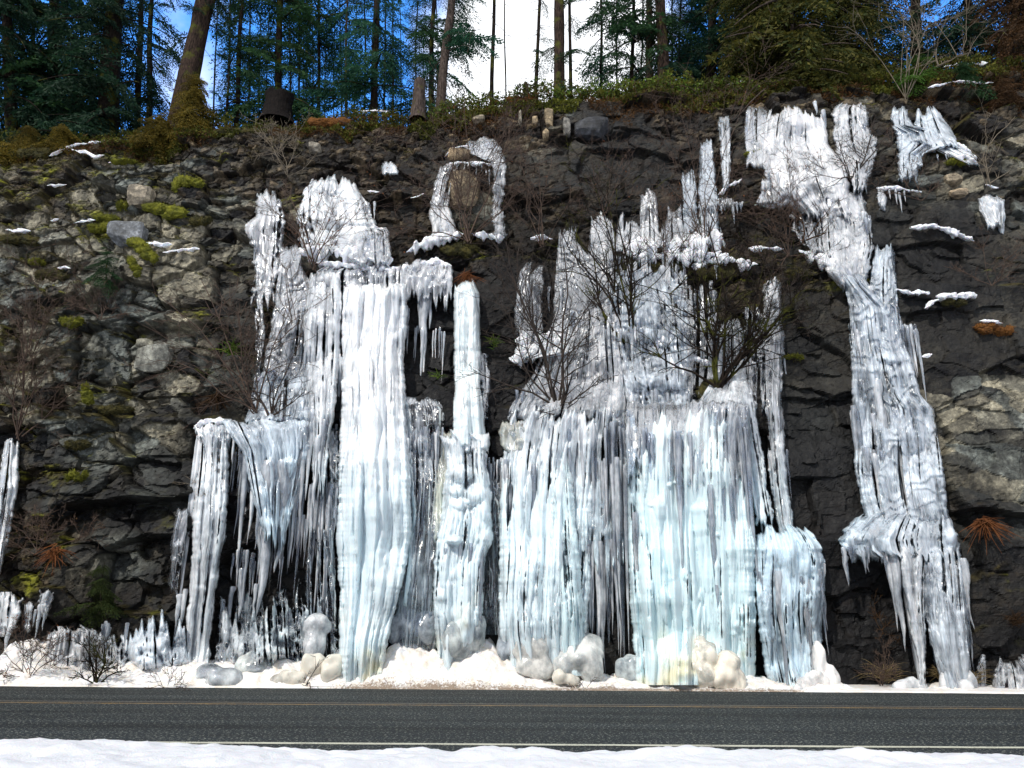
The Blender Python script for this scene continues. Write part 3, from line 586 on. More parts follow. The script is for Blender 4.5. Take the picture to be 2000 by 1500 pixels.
# --- upper left
icefall('icefall', 'ragged white ice hanging at the upper left, left of the big upper mass', [
    ('ice_sheet', dict(rows=[(368, 510, 524), (385, 502, 545), (410, 500, 556), (450, 484, 558), (480, 492, 552), (520, 488, 548), (570, 492, 540)], thick=.22, nfl=40, milk=.60, tint='p', rag=9, fringe=40))],
    [('row', 485, 550, 470, 10, 40, 120, 2, 5)])
icefall('icefall', 'big crumpled white ice mass on the upper left of the face', [
    ('ice_sheet', dict(rows=[(340, 636, 672), (352, 612, 690), (375, 592, 702), (400, 584, 724), (425, 580, 732), (450, 582, 742), (490, 590, 766)], knob=4, thick=.42, nfl=28, milk=.80, tint='w', terr=.045, rag=6, lumps=[(655, 365, 30, 18, .2), (700, 430, 36, 14, .2), (620, 400, 25, 22, .15)])),
    ('ice_lip', dict(rows=[(444, 690, 752), (455, 686, 760), (500, 680, 764), (512, 690, 760)], thick=.28, nfl=24, milk=.55, tint='p', lift=.25, topr=8))],
    [('row', 590, 760, 470, 14, 25, 60, 3, 6, .45), ('row', 700, 735, 400, 5, 20, 50, 2, 4, .4)])
icefall('icefall', 'thin grey pink ice veil running down behind the leafy bush stems', [
    ('ice_sheet', dict(rows=[(470, 560, 580), (520, 545, 590), (560, 540, 612), (620, 530, 612), (680, 520, 606), (735, 512, 600)], thick=.20, nfl=60, milk=.42, tint='p', terr=.06)),
    ('ice_strand', dict(rows=[(560, 492, 512), (640, 500, 520), (720, 498, 512), (790, 486, 502)], thick=.10, nfl=12, milk=.35, tint='p', fringe=20))],
    [('row', 540, 605, 560, 12, 60, 170, 2, 5)])
icefall('icefall', 'long ribbed ice column tapering to points just left of the brightest column', [
    ('ice_column', dict(rows=[(528, 606, 660), (560, 600, 666), (600, 594, 668), (700, 592, 664), (800, 602, 656), (880, 608, 642), (930, 610, 636)], thick=.36, nfl=60, milk=.70, fringe=50, lift=.15, frl=(.25, .8)))],
    [(622, 850, 140, 8, .5), (612, 800, 170, 7, .45), (634, 820, 150, 7, .5), (604, 620, 120, 7, .4), (596, 600, 150, 6, .35), ('row', 598, 660, 760, 12, 60, 200, 2, 5, .45)])
icefall('icefall', 'widest and brightest ice column reaching from the upper ledge to the snow bank', [
    ('ice_cap', dict(rows=[(516, 640, 880), (530, 618, 886), (572, 618, 884)], thick=.34, nfl=60, milk=.52, tint='p', lift=.15, topr=12, fringe=44, ragt=16, lumps=[(705, 570, 36, 14, .2), (745, 570, 30, 14, .2), (640, 545, 24, 16, .18)])),
    ('ice_column', dict(rows=[(550, 674, 795), (620, 668, 796), (700, 666, 788), (780, 668, 790), (850, 664, 796), (950, 660, 802), (1050, 658, 802), (1110, 660, 792), (1180, 664, 778), (1250, 664, 756), (1335, 664, 746)], holes=0, thick=.62, nfl=150, milk=.92, tint='w', lift=.25, frl=(.15, .7), cy=170, fr=(3, 12), lumps=[(730, 880, 26, 150, .10), (720, 1060, 30, 110, .10), (676, 1080, 16, 60, .12)])),
    ('ice_strand', dict(rows=[(700, 752, 770), (800, 776, 800), (900, 786, 806), (1000, 792, 812), (1100, 786, 806), (1180, 776, 796)], thick=.25, nfl=24, milk=.55, tint='c', lift=.1))],
    [('row', 760, 800, 600, 9, 40, 90, 2, 5, .45), ('row', 690, 790, 640, 12, 60, 220, 3, 7, .75), ('row', 660, 690, 700, 8, 120, 400, 3, 6, .5), ('row', 764, 800, 860, 8, 60, 160, 2, 5, .5)])
icefall('icefall', 'single long hanging icicle cluster in front of the dark niche', [
    ('ice_lip', dict(rows=[(505, 820, 862), (512, 792, 880), (530, 790, 886), (548, 796, 884), (560, 812, 852)], thick=.25, nfl=16, milk=.5, tint='p', lift=.1, fringe=16))],
    [(832, 545, 195, 13, .3), (842, 548, 110, 8, .28), (822, 548, 120, 7, .28), (827, 640, 120, 5, .35), (870, 545, 30, 6, .3), (878, 545, 24, 5, .3)])
# --- centre
icefall('icefall', 'narrow straight ice pillar with square shoulders right of the dark niche', [
    ('ice_column', dict(rows=[(545, 892, 922), (556, 888, 928), (572, 887, 936), (650, 887, 938), (760, 887, 940), (850, 885, 948), (870, 886, 946)], holes=0, thick=.42, nfl=36, milk=.95, tint='c', lift=.2, terr=.015, frl=(.3, .95), rag=1.5, fr=(3, 9))),
    ('ice_fringe', dict(rows=[(690, 936, 952), (740, 936, 956), (800, 940, 952)], thick=.14, nfl=10, milk=.4, tint='g', rag=5, fringe=40))],
    [('row', 888, 950, 856, 8, 30, 90, 2, 4, .45)])
icefall('icefall', 'lumpy ice column with stacked knobs standing below the narrow straight pillar', [
    ('ice_cap', dict(rows=[(836, 905, 945), (846, 898, 954), (868, 900, 956), (880, 905, 952)], thick=.45, nfl=6, milk=1.0, terr=.0, lift=.35, topr=16, fringe=8)),
    ('ice_column', dict(rows=[(838, 860, 880), (860, 862, 950), (910, 872, 950), (960, 866, 960), (1010, 862, 962), (1050, 852, 962), (1100, 848, 946), (1180, 846, 944), (1240, 850, 942), (1310, 856, 934)], holes=.01, thick=.48, nfl=80, milk=.78, tint='w', lift=.25, cy=220,
      lumps=[(905, 925, 24, 20, .30), (890, 960, 16, 14, .2), (925, 965, 24, 22, .28), (948, 1000, 14, 26, .22), (900, 985, 26, 14, .2), (888, 1056, 18, 10, .38), (905, 1180, 30, 130, .20), (862, 1165, 14, 16, .2), (900, 1245, 40, 40, .2), (948, 1050, 14, 30, .15)]))],
    [('row', 905, 952, 880, 12, 25, 75, 2, 4, .6), ('row', 870, 950, 1065, 12, 60, 180, 2, 5, .6), ('row', 860, 940, 900, 10, 60, 160, 2, 5, .4)])
icefall('icefall', 'dim see-through ice veil between the brightest column and the lumpy column', [
    ('ice_sheet', dict(rows=[(775, 792, 850), (800, 780, 868), (850, 796, 864), (930, 796, 872), (1030, 790, 864), (1120, 782, 858), (1290, 764, 850)], thick=.24, nfl=110, milk=.22, tint='g', fr=(2, 7), lumps=[(825, 870, 20, 22, .22), (800, 785, 34, 14, .12), (835, 825, 28, 14, .10)])),
    ('ice_knob', dict(rows=[(838, 862, 884), (880, 858, 880), (950, 850, 876), (1050, 846, 872)], thick=.22, nfl=14, milk=.45, tint='y', lift=.1))],
    [('row', 790, 870, 640, 10, 60, 160, 1.5, 3, .15), ('row', 785, 865, 840, 20, 60, 260, 2, 4, .3)])
icefall('icefall', 'dark translucent ice screen in the cleft right of the lumpy column', [
    ('ice_sheet', dict(rows=[(930, 938, 976), (1000, 942, 984), (1100, 940, 990), (1240, 938, 1000)], thick=.15, nfl=50, milk=.06, tint='g', fr=(1.5, 5)))],
    [('row', 940, 990, 900, 14, 60, 260, 1.5, 4, .2)])
icefall('icefall', 'arched ice leg left of the bare bush on the upper middle ledge', [
    ('ice_column', dict(rows=[(312, 868, 905), (325, 860, 895), (350, 850, 884), (400, 842, 876), (430, 840, 886), (466, 842, 892)], thick=.24, nfl=30, milk=.66, tint='p', fringe=14))], [('row', 880, 962, 325, 12, 14, 60, 1.5, 3, .1)])
icefall('icefall', 'crusty ice strip to the right of the bare bush on the upper middle ledge', [
    ('ice_column', dict(rows=[(262, 944, 958), (285, 910, 972), (300, 915, 984), (318, 960, 986), (380, 966, 984), (430, 958, 986), (462, 956, 984)], thick=.20, nfl=26, milk=.50, tint='p', rag=8, fringe=12))])
icefall('icefall', 'tiny white ice patch alone under the rim between two left stumps', [('ice_sheet', dict(rows=[(306, 752, 764), (322, 748, 772), (338, 748, 776)], thick=.12, nfl=10, milk=.8, fringe=4, rag=5))])
icefall('icefall', 'clear grey ice slab hanging left of the central cascade', [
    ('ice_sheet', dict(rows=[(512, 1050, 1058), (530, 1018, 1058), (560, 1010, 1060), (640, 1006, 1060), (672, 1008, 1050)], thick=.22, nfl=26, milk=.48, tint='p', lift=.1, fringe=10))], [(1072, 560, 60, 4), ('row', 1010, 1058, 620, 6, 30, 70, 2, 4)])
icefall('icefall', 'wide grey draped cascade in the centre above the lower curtains', [
    ('ice_sheet', dict(rows=[(440, 1104, 1116), (470, 1092, 1126), (510, 1088, 1160), (560, 1082, 1200), (620, 1082, 1215), (680, 1060, 1225), (730, 1040, 1235), (790, 1000, 1245), (815, 992, 1240)], thick=.42, nfl=150, milk=.50, tint='p', terr=.05, fr=(2, 8), lumps=[(1180, 700, 40, 30, .2), (1130, 760, 60, 24, .16)])),
    ('ice_lip', dict(rows=[(655, 1050, 1095), (668, 1012, 1118), (690, 1002, 1122), (700, 1010, 1060)], thick=.30, nfl=6, milk=.9, lift=.18, terr=.0, fringe=10))],
    [('row', 1090, 1215, 560, 18, 50, 160, 2, 6, .4), ('row', 1110, 1200, 600, 8, 40, 90, 3, 6, .45), ('row', 1005, 1060, 760, 10, 40, 90, 2, 5, .4)])
icefall('icefall', 'blue white cascade with snow caught on it behind the mossy-stemmed bush', [
    ('ice_sheet', dict(rows=[(518, 1286, 1298), (535, 1200, 1306), (560, 1180, 1330), (600, 1176, 1345), (650, 1180, 1350), (700, 1200, 1350), (745, 1216, 1345), (790, 1225, 1350), (820, 1228, 1350)], thick=.36, nfl=90, milk=.55, tint='b', terr=.06, rag=8, lumps=[(1190, 575, 26, 20, .25), (1310, 740, 44, 26, .40), (1250, 745, 30, 24, .25), (1270, 655, 30, 18, .2)]))],
    [('row', 1180, 1345, 640, 24, 30, 100, 2, 6, .4), ('row', 1230, 1345, 765, 14, 30, 80, 2, 5, .5), (1292, 520, 90, 9, .3), (1318, 560, 90, 7, .3)])
icefall('icefall', 'smooth pale ice tongue behind the large right hand bush', [
    ('ice_sheet', dict(rows=[(622, 1408, 1440), (650, 1402, 1452), (720, 1398, 1458), (790, 1360, 1462), (815, 1350, 1462)], thick=.36, nfl=40, milk=.62, tint='w', topr=30))], [('row', 1360, 1460, 790, 10, 30, 110, 2, 5, .4)])
icefall('icefall', 'grey ribbed ice curtain in the lower middle with a black gap at its right foot', [
    ('ice_sheet', dict(ragt=40, rows=[(785, 1010, 1176), (830, 996, 1172), (900, 980, 1168), (1000, 974, 1160), (1080, 976, 1156), (1160, 974, 1150), (1240, 976, 1148), (1320, 990, 1150)], holes=.02, thick=.50, nfl=170, milk=.74, tint='w', lift=.22, fr=(2, 9), frl=(.15, .7), cy=60, lumps=[(1015, 1130, 20, 130, .12), (1085, 1100, 26, 200, .12)])),
    ('ice_fringe', dict(rows=[(785, 1158, 1228), (850, 1150, 1228), (950, 1146, 1226), (1040, 1144, 1224)], holes=.08, thick=.40, nfl=90, milk=.5, tint='w', lift=.16, fr=(2, 8), ragt=30, fringe=110)),
    ('ice_column', dict(rows=[(860, 1080, 1110), (950, 1078, 1118), (1100, 1074, 1134), (1200, 1076, 1142), (1320, 1080, 1142)], thick=.35, nfl=50, milk=.74, tint='c', lift=.5, topr=60)),
    ('ice_knob', dict(rows=[(820, 985, 1020), (840, 975, 1030), (870, 980, 1032), (885, 990, 1020)], thick=.3, nfl=4, milk=.35, tint='y', lift=.3, fringe=6))],
    [('row', 1146, 1204, 1060, 26, 110, 240, 3, 8, .45), ('row', 1150, 1222, 900, 22, 120, 380, 3, 7, .55), ('row', 1060, 1220, 830, 26, 80, 420, 2, 6, .6), ('row', 985, 1060, 900, 16, 80, 300, 2, 6, .55)])
icefall('icefall', 'great turquoise ice curtain, the broadest sheet, right of the black gap', [
    ('ice_sheet', dict(ragt=50, rows=[(785, 1232, 1462), (840, 1226, 1458), (900, 1222, 1462), (1000, 1222, 1470), (1100, 1226, 1476), (1200, 1234, 1478), (1280, 1240, 1476), (1338, 1240, 1476)], holes=.006, thick=.68, nfl=190, milk=.92, tint='c', lift=.30, fr=(3, 11), frl=(.12, .6), cy=150, lumps=[(1290, 1050, 46, 260, .10), (1370, 1100, 50, 220, .12), (1440, 1120, 20, 240, .14)])),
    ('ice_veil', dict(rows=[(780, 1225, 1460), (840, 1222, 1455), (905, 1224, 1450)], thick=.20, nfl=80, milk=.34, tint='p', lift=.78, fringe=70, topr=30, fr=(2, 6)))],
    [('row', 1232, 1460, 840, 34, 60, 420, 3, 8, .95), ('row', 1410, 1470, 820, 14, 160, 460, 3, 7, .8), (1240, 1000, 260, 7, .8), ('row', 1380, 1450, 950, 10, 140, 330, 3, 8, .95)])
icefall('icefall', 'slender slanting ice ribbon joining the turquoise curtain at its upper right', [
    ('ice_column', dict(rows=[(740, 1438, 1462), (780, 1436, 1474), (850, 1446, 1484), (930, 1462, 1496), (1010, 1476, 1510)], thick=.26, nfl=30, milk=.6, tint='w', lift=.15, fringe=24, frl=(.3, .9)))],
    [('row', 1455, 1505, 900, 8, 60, 160, 2, 5, .35)])
icefall('icefall', 'long thin ice strand on dark rock right of the large bush', [
    ('ice_column', dict(rows=[(540, 1508, 1522), (570, 1492, 1526), (630, 1490, 1526), (655, 1490, 1536), (700, 1492, 1530), (780, 1494, 1526), (860, 1500, 1530), (950, 1506, 1540), (1020, 1516, 1548), (1045, 1524, 1550)], thick=.24, nfl=46, milk=.5, tint='p', lift=.06, frl=(.15, .5), lumps=[(1518, 660, 16, 18, .15)]))],
    [('row', 1494, 1530, 680, 8, 40, 120, 2, 4), ('row', 1500, 1540, 880, 8, 60, 150, 2, 5), (1504, 880, 120, 4)])
icefall('icefall', 'grey blue bulging icefall with cloudy domed top, between turquoise curtain and bare wall', [
    ('ice_sheet', dict(rows=[(1022, 1482, 1545), (1040, 1478, 1585), (1065, 1476, 1604), (1095, 1474, 1612), (1130, 1474, 1610), (1200, 1478, 1606), (1300, 1492, 1606), (1358, 1510, 1606)], knob=2.5, thick=.55, nfl=80, milk=.66, tint='b', lift=.15, topr=34, frl=(.2, .7), fr=(3, 12), lumps=[(1530, 1080, 44, 40, .18), (1585, 1100, 24, 36, .16), (1560, 1150, 34, 26, .14), (1585, 1280, 20, 70, .15)]))],
    [('row', 1480, 1606, 1120, 22, 60, 220, 3, 8, .5), (1604, 1100, 40, 6, .3), ('row', 1580, 1606, 1130, 6, 60, 200, 2, 5, .35)])
icefall('icefall', 'thin clear veil between the blue white cascade and the tongue behind the large bush', [('ice_sheet', dict(rows=[(548, 1330, 1392), (600, 1326, 1402), (700, 1330, 1410), (770, 1330, 1400)], thick=.2, nfl=60, milk=.34, tint='p', holes=.2, rag=6, fringe=20))], [('row', 1330, 1400, 570, 10, 30, 90, 2, 5)])
icefall('icefall', 'narrow glassy ribs between the icicle fringe and the ribbed column', [('ice_sheet', dict(rows=[(1010, 606, 650), (1080, 600, 660), (1230, 596, 664)], thick=.2, nfl=60, holes=.35, milk=.30, tint='g', rag=4, ragt=30))], [('row', 600, 660, 960, 14, 60, 220, 2, 5)])
icefall('icefall', 'glassy screen left of the brightest column under the ice dome', [('ice_sheet', dict(rows=[(832, 606, 662), (900, 612, 664), (1010, 620, 664)], thick=.2, nfl=50, holes=.3, milk=.34, tint='g', rag=4, fringe=40))])
icefall('icefall', 'low broken ice curtain along the back of the long snow ledge, behind the spires', [('ice_sheet', dict(rows=[(425, 1205, 1405), (478, 1200, 1418)], thick=.2, nfl=70, milk=.5, tint='p', holes=.18, rag=6, ragt=40))], [('row', 1205, 1410, 500, 22, 20, 70, 2, 5, .3)])
icefall('icefall', 'ice drips joining the centre cascade to the snow ledge above it', [('ice_sheet', dict(rows=[(500, 1205, 1330), (560, 1200, 1335), (620, 1196, 1340)], thick=.22, nfl=60, milk=.5, tint='p', holes=.28, rag=7, ragt=40, fringe=30))], [('row', 1200, 1340, 530, 18, 30, 110, 2, 6, .35)])
icefall('icefall', 'glassy ribs filling the gap right of the tongue behind the large bush', [('ice_sheet', dict(rows=[(600, 1452, 1490), (700, 1450, 1492), (790, 1446, 1490)], thick=.18, nfl=30, milk=.42, tint='p', holes=.25, rag=6, ragt=30, fringe=30))], [('row', 1450, 1490, 700, 8, 40, 140, 2, 5)])
icefall('icefall', 'short icicle row under the snow shelf left of the great dome', [('ice_lip', dict(rows=[(385, 1398, 1450), (400, 1396, 1452)], thick=.14, nfl=14, milk=.6, tint='p', rag=5, fringe=12))], [('row', 1398, 1450, 395, 10, 20, 60, 2, 5, .15)])
icefall('icefall', 'lacy ice sheet spreading left of the long cascade below the brambles', [('ice_sheet', dict(rows=[(400, 1545, 1612), (440, 1550, 1610), (490, 1575, 1612)], thick=.18, nfl=36, milk=.5, tint='p', holes=.3, rag=8, ragt=30, fringe=20))], [('row', 1550, 1610, 440, 10, 20, 70, 2, 4)])
icefall('icefall', 'row of low knobby icicles along the foot between the apron and the spray heap', [('ice_sheet', dict(rows=[(1232, 200, 250), (1290, 196, 252), (1316, 196, 252)], thick=.3, nfl=24, milk=.6, tint='w', holes=.12, rag=6, ragt=60, lift=.3, knob=3))], [('row', 200, 250, 1220, 6, 20, 60, 2, 4, .35)])
# --- spires above the right snow ledge
for q, (lab, rows, mlk, tn) in enumerate([
    ('leftmost of the ice spires above the long snow ledge, half hidden by twigs', [(412, 1160, 1172), (430, 1154, 1196), (480, 1150, 1205), (560, 1150, 1204)], .55, 'p'),
    ('small ice spire with split top beside the leftmost spire above the snow ledge', [(412, 1212, 1218), (440, 1208, 1220), (486, 1204, 1222)], .5, 'p'),
    ('upright two pronged ice spire standing on the long snow ledge', [(368, 1254, 1260), (380, 1252, 1282), (420, 1250, 1286), (474, 1246, 1290)], .72, 'p'),
    ('short faint ice spires right of the two pronged one on the snow ledge', [(396, 1318, 1322), (430, 1300, 1332), (472, 1296, 1340)], .45, 'p'),
    ('pale ice slab leaning under the tallest spires, second from the right', [(330, 1340, 1352), (350, 1334, 1362), (400, 1334, 1362), (450, 1332, 1368)], .60, 'b'),
    ('tallest pointed blue grey ice spire above the right end of the snow ledge', [(262, 1374, 1380), (290, 1368, 1392), (350, 1366, 1398), (400, 1364, 1404), (460, 1366, 1404)], .55, 'b'),
    ('narrow free ice finger highest above the snow ledge, just left of the top icefall', [(226, 1406, 1422), (240, 1404, 1424), (320, 1408, 1426), (366, 1412, 1424)], .62, 'w')]):
    icefall('ice_spire', lab, [('ice_column', dict(rows=rows, thick=.24, nfl=22, milk=mlk, tint=tn, rag=2.5, lift=.05, topr=20, fr=(2, 7), frl=(.3, 1.0)))], group='ice spires above the snow ledge', cat='ice spire')
# --- upper right
icefall('icefall', 'great domed white icefall at the top right, below the overhanging cedar', [
    ('ice_column', dict(rows=[(203, 1466, 1490), (215, 1460, 1498), (250, 1456, 1498), (300, 1456, 1500), (318, 1458, 1496)], thick=.22, nfl=18, milk=.5, tint='p')),
    ('ice_sheet', dict(rows=[(206, 1530, 1560), (214, 1505, 1605), (240, 1496, 1614), (280, 1490, 1618), (320, 1486, 1650), (360, 1500, 1660), (390, 1530, 1660), (420, 1560, 1668)], holes=.01, knob=4, thick=.50, nfl=24, milk=.74, tint='p', terr=.045, topr=30, lumps=[(1560, 240, 36, 30, .22), (1545, 300, 34, 30, .20), (1590, 290, 24, 40, .18), (1570, 350, 40, 26, .16)]))],
    [('row', 1500, 1615, 330, 12, 30, 80, 2, 6, .4), (1608, 215, 60, 6, .3), (1592, 198, 40, 5, .2)])
icefall('icefall', 'short ice drape with clear icicle ribs under the moss cushion at top right', [
    ('ice_sheet', dict(rows=[(332, 1500, 1530), (345, 1492, 1556), (370, 1486, 1560), (398, 1478, 1556)], thick=.24, nfl=26, milk=.6, tint='p', fringe=14))], [('row', 1486, 1550, 350, 8, 25, 50, 3, 6, .3)])
icefall('icefall', 'pinkish icefall strip between the great dome and the right hand domes at the top', [
    ('ice_sheet', dict(rows=[(198, 1650, 1690), (212, 1630, 1696), (240, 1628, 1700), (270, 1626, 1708), (300, 1640, 1712), (340, 1660, 1700), (370, 1664, 1694)], thick=.34, nfl=50, milk=.70, tint='p', terr=.045, rag=6))], [('row', 1634, 1700, 240, 10, 20, 60, 2, 5, .35)])
icefall('icefall', 'twin ice domes and thin curtain at the far top right corner', [
    ('ice_sheet', dict(rows=[(207, 1750, 1772), (216, 1742, 1778), (245, 1742, 1782), (258, 1750, 1850), (280, 1752, 1868), (300, 1754, 1810), (350, 1762, 1796)], thick=.30, nfl=44, milk=.66, tint='b', terr=.06, rag=6, fringe=10)),
    ('ice_cap', dict(rows=[(207, 1802, 1815), (215, 1790, 1832), (240, 1786, 1850), (270, 1786, 1868), (284, 1800, 1872)], thick=.45, nfl=14, milk=.80, tint='b', topr=26)),
    ('ice_lip', dict(rows=[(276, 1800, 1860), (290, 1820, 1890), (305, 1850, 1908), (320, 1890, 1912)], thick=.2, nfl=8, milk=.9, fringe=6))],
    [('row', 1756, 1800, 290, 8, 30, 70, 2, 4), ('row', 1820, 1905, 295, 8, 14, 34, 2, 3)])
icefall('icefall', 'triangular icicle cluster hanging alone near the right edge', [
    ('ice_sheet', dict(rows=[(380, 1918, 1952), (390, 1908, 1962), (410, 1914, 1962), (440, 1930, 1960)], thick=.2, nfl=14, milk=.7, fringe=14))], [(1945, 395, 98, 10, .2), (1953, 395, 70, 7, .2), (1934, 395, 60, 7, .2), (1916, 388, 30, 3, .2)])
icefall('icefall', 'scattered thin ice dribbles under the small snow shelf at upper right', [
    ('ice_strand', dict(rows=[(362, 1714, 1724), (385, 1712, 1730), (410, 1716, 1728)], thick=.1, nfl=6, milk=.6, fringe=8))], [(1722, 372, 60, 4), (1748, 370, 40, 3), (1756, 376, 54, 3), (1766, 372, 30, 2.5), (1736, 370, 26, 2.5)])
icefall('icefall', 'long right hand cascade of ribbed ice stepping down the dark wall', [
    ('ice_sheet', dict(rows=[(372, 1600, 1680), (400, 1594, 1690), (440, 1598, 1702), (480, 1600, 1706), (530, 1612, 1690), (560, 1640, 1690)], thick=.30, nfl=60, milk=.55, tint='p', terr=.05, rag=7, fringe=16)),
    ('ice_column', dict(rows=[(468, 1716, 1736), (490, 1708, 1744), (540, 1702, 1748), (570, 1698, 1752), (640, 1700, 1760), (700, 1712, 1772)], thick=.30, nfl=40, milk=.60, tint='b', terr=.06)),
    ('ice_sheet', dict(rows=[(528, 1624, 1680), (560, 1650, 1700), (600, 1656, 1756), (660, 1660, 1766), (720, 1664, 1784), (770, 1664, 1800), (800, 1666, 1826), (860, 1668, 1834), (920, 1668, 1842), (980, 1680, 1848), (1020, 1690, 1856)], thick=.36, nfl=170, milk=.50, tint='b', terr=.045, fr=(2, 9), frl=(.12, .5), lift=.08, lumps=[(1790, 850, 34, 40, .22), (1800, 960, 44, 80, .20), (1740, 700, 34, 14, .2)]))],
    [(1712, 740, 180, 9, .5), (1690, 620, 110, 6, .4), (1700, 560, 130, 7, .4), ('row', 1662, 1800, 800, 30, 60, 240, 3, 7, .45), ('row', 1664, 1790, 640, 26, 50, 180, 2, 6, .4), ('row', 1604, 1700, 420, 16, 30, 90, 3, 7, .35), ('row', 1680, 1745, 880, 10, 100, 200, 4, 9, .5)])
icefall('icefall', 'right hand bottom ice canopy with a wide flat lip and dagger legs', [
    ('ice_lip', dict(rows=[(998, 1700, 1850), (1012, 1672, 1858), (1035, 1646, 1866), (1055, 1632, 1870), (1075, 1640, 1872), (1088, 1660, 1872)], knob=3, thick=.70, nfl=24, milk=.60, tint='b', lift=.18, fringe=16, topr=40, rag=6)),
    ('ice_column', dict(rows=[(1060, 1800, 1872), (1120, 1802, 1880), (1200, 1806, 1888), (1270, 1822, 1892), (1352, 1842, 1900)], thick=.45, nfl=80, milk=.62, tint='b', lift=.30, frl=(.2, .8), fr=(2, 9))),
    ('ice_leg', dict(rows=[(1050, 1752, 1812), (1120, 1760, 1806), (1200, 1774, 1806), (1280, 1790, 1810), (1350, 1796, 1812)], thick=.34, nfl=36, milk=.72, tint='w', lift=.45, frl=(.3, .95), fr=(2, 8)))],
    [(1740, 1070, 170, 9, .6), (1732, 1080, 130, 5, .55), (1776, 1150, 180, 8, .6), ('row', 1645, 1740, 1072, 18, 14, 44, 2, 4, .6), (1650, 1085, 52, 5, .4), ('row', 1756, 1885, 1100, 30, 60, 220, 2, 6, .65), (1876, 1090, 120, 9, .5), ('row', 1860, 1890, 1180, 8, 50, 130, 3, 6, .4)])
# --- back screens low down between the left columns
icefall('icefall', 'dark see-through icicle screen low between the left columns', [
    ('ice_sheet', dict(rows=[(1130, 470, 640), (1160, 440, 652), (1240, 436, 662), (1300, 436, 664)], holes=.3, ragt=80, thick=.2, nfl=90, milk=.12, tint='p', rag=10, terr=.05, fr=(2, 7)))],
    [('row', 445, 660, 880, 30, 60, 300, 1.5, 4, .1), ('row', 570, 660, 950, 26, 80, 260, 2, 5, .25), ('row', 580, 600, 1010, 6, 60, 160, 2, 4), ('row', 450, 560, 1080, 12, 30, 90, 2, 4)])
# --- small ice along the left and right foot
def ice_cluster(name, label, blobs_, milk=.7, tint='w', group='ice mounds at the foot', cat='ice mound', mat_=None, icic=()):
    ps = []; cs = []
    for k, (px, py, rx, rz, Y) in enumerate(blobs_):
        c = P(px, py, Y); s = Y/1500/np.cos(PITCH)*.98
        v, f = blob(c, (rx*s, (rx+rz)/2*s*.8, rz*s), 26, .11, 1.7, int(px)+k); ps.append((v, f))
        r_ = np.random.default_rng(int(px*3+py))
        for j in range(6):
            a_ = r_.uniform(-2.9, .2); e_ = r_.uniform(-.5, .9); q = r_.uniform(.28, .5); dv = np.array([math.cos(a_)*math.cos(e_)*rx, math.sin(a_)*math.cos(e_)*(rx+rz)/2*.8, math.sin(e_)*rz])*s*.78
            v, f = blob(c+dv, (rx*s*q*1.1, (rx+rz)/2*s*q, rz*s*q*1.2), 14, .12, 1.6, int(px)+k*7+j); ps.append((v, f))
    V, F = join(ps)
    loc = V[np.argmin(V[:, 2])]
    if icic: root = thing(name, label, cat, loc, group); pr = root
    else: root = None; pr = None
    tcol = np.array(TINT[tint] if isinstance(tint, str) else tint)*np.array([.92, .91, .90]); milk = milk-.02
    c = np.concatenate([np.tile([*tcol, milk], (len(V), 1))])
    body = mk('ice_body' if pr else name, V, F, m_ice('spray_ice', True, (*tcol, milk)), pr, True, None, None if pr else loc)
    rm = body.modifiers.new('fuse', 'REMESH'); rm.mode = 'VOXEL'; rm.voxel_size = .03; rm.use_smooth_shade = True
    sm_ = body.modifiers.new('melt', 'SMOOTH'); sm_.factor = .6; sm_.iterations = 9
    if not pr: tag(body, label, cat, group)
    for k, (x, y, l_, r__, Yr) in enumerate(icic):
        v, f = icicle_geo(x, y, l_, r__, 0, k+int(x), Yr); mk('icicle', v, f, ICE, root, True, np.tile([*TINT['w'], .6], (len(v), 1)))
    return root or body
YT = (.74, .71, .63)
ice_cluster('ice_mound', 'smooth round ice boulder in the bank, leftmost of the big ones', [(492, 1308, 27, 30, 16.5)], .7, (.72, .76, .74))
ice_cluster('ice_mound', 'cracked cream ice lump split in two, left of the brightest column', [(604, 1304, 15, 24, 16.25), (622, 1300, 14, 22, 16.35)], 1.0, YT)
ice_cluster('ice_mound', 'rounded cream ice lump touching the foot of the brightest column', [(652, 1302, 20, 24, 16.25), (640, 1316, 14, 16, 16.1)], 1.0, YT)
ice_cluster('ice_mound', 'low cream ice lump at the road edge below the split one', [(570, 1326, 22, 16, 16.1), (548, 1330, 18, 13, 16.15)], .95, YT)
ice_cluster('ice_mound', 'wide flat ice swelling low in the bank left of the cream lumps', [(440, 1330, 34, 22, 16.15), (405, 1318, 26, 20, 16.4)], .6, (.72, .76, .78))
ice_cluster('ice_mound', 'pillar of ice with a rounded head at the foot, left of the brightest column', [(618, 1222, 22, 24, 16.75), (614, 1258, 18, 44, 16.75), (602, 1225, 10, 14, 16.65)], .72, 'w')
icefall('icefall', 'heap of frozen spray beneath the leaning column', [('ice_body', dict(rows=[(1190, 244, 382), (1230, 243, 382), (1312, 242, 384)], thick=.45, nfl=24, milk=.72, tint='b', holes=.02, rag=7, ragt=70, band=.3, lift=.15, cy=0, lumps=[(300, 1262, 34, 22, .4), (340, 1240, 22, 22, .4), (262, 1275, 16, 26, .38), (345, 1285, 30, 26, .45), (318, 1222, 12, 12, .3), (365, 1210, 10, 24, .3), (290, 1295, 30, 20, .5)]))], [(330, 1280, 30, 7, .5), (352, 1160, 60, 6), (362, 1150, 90, 5)])
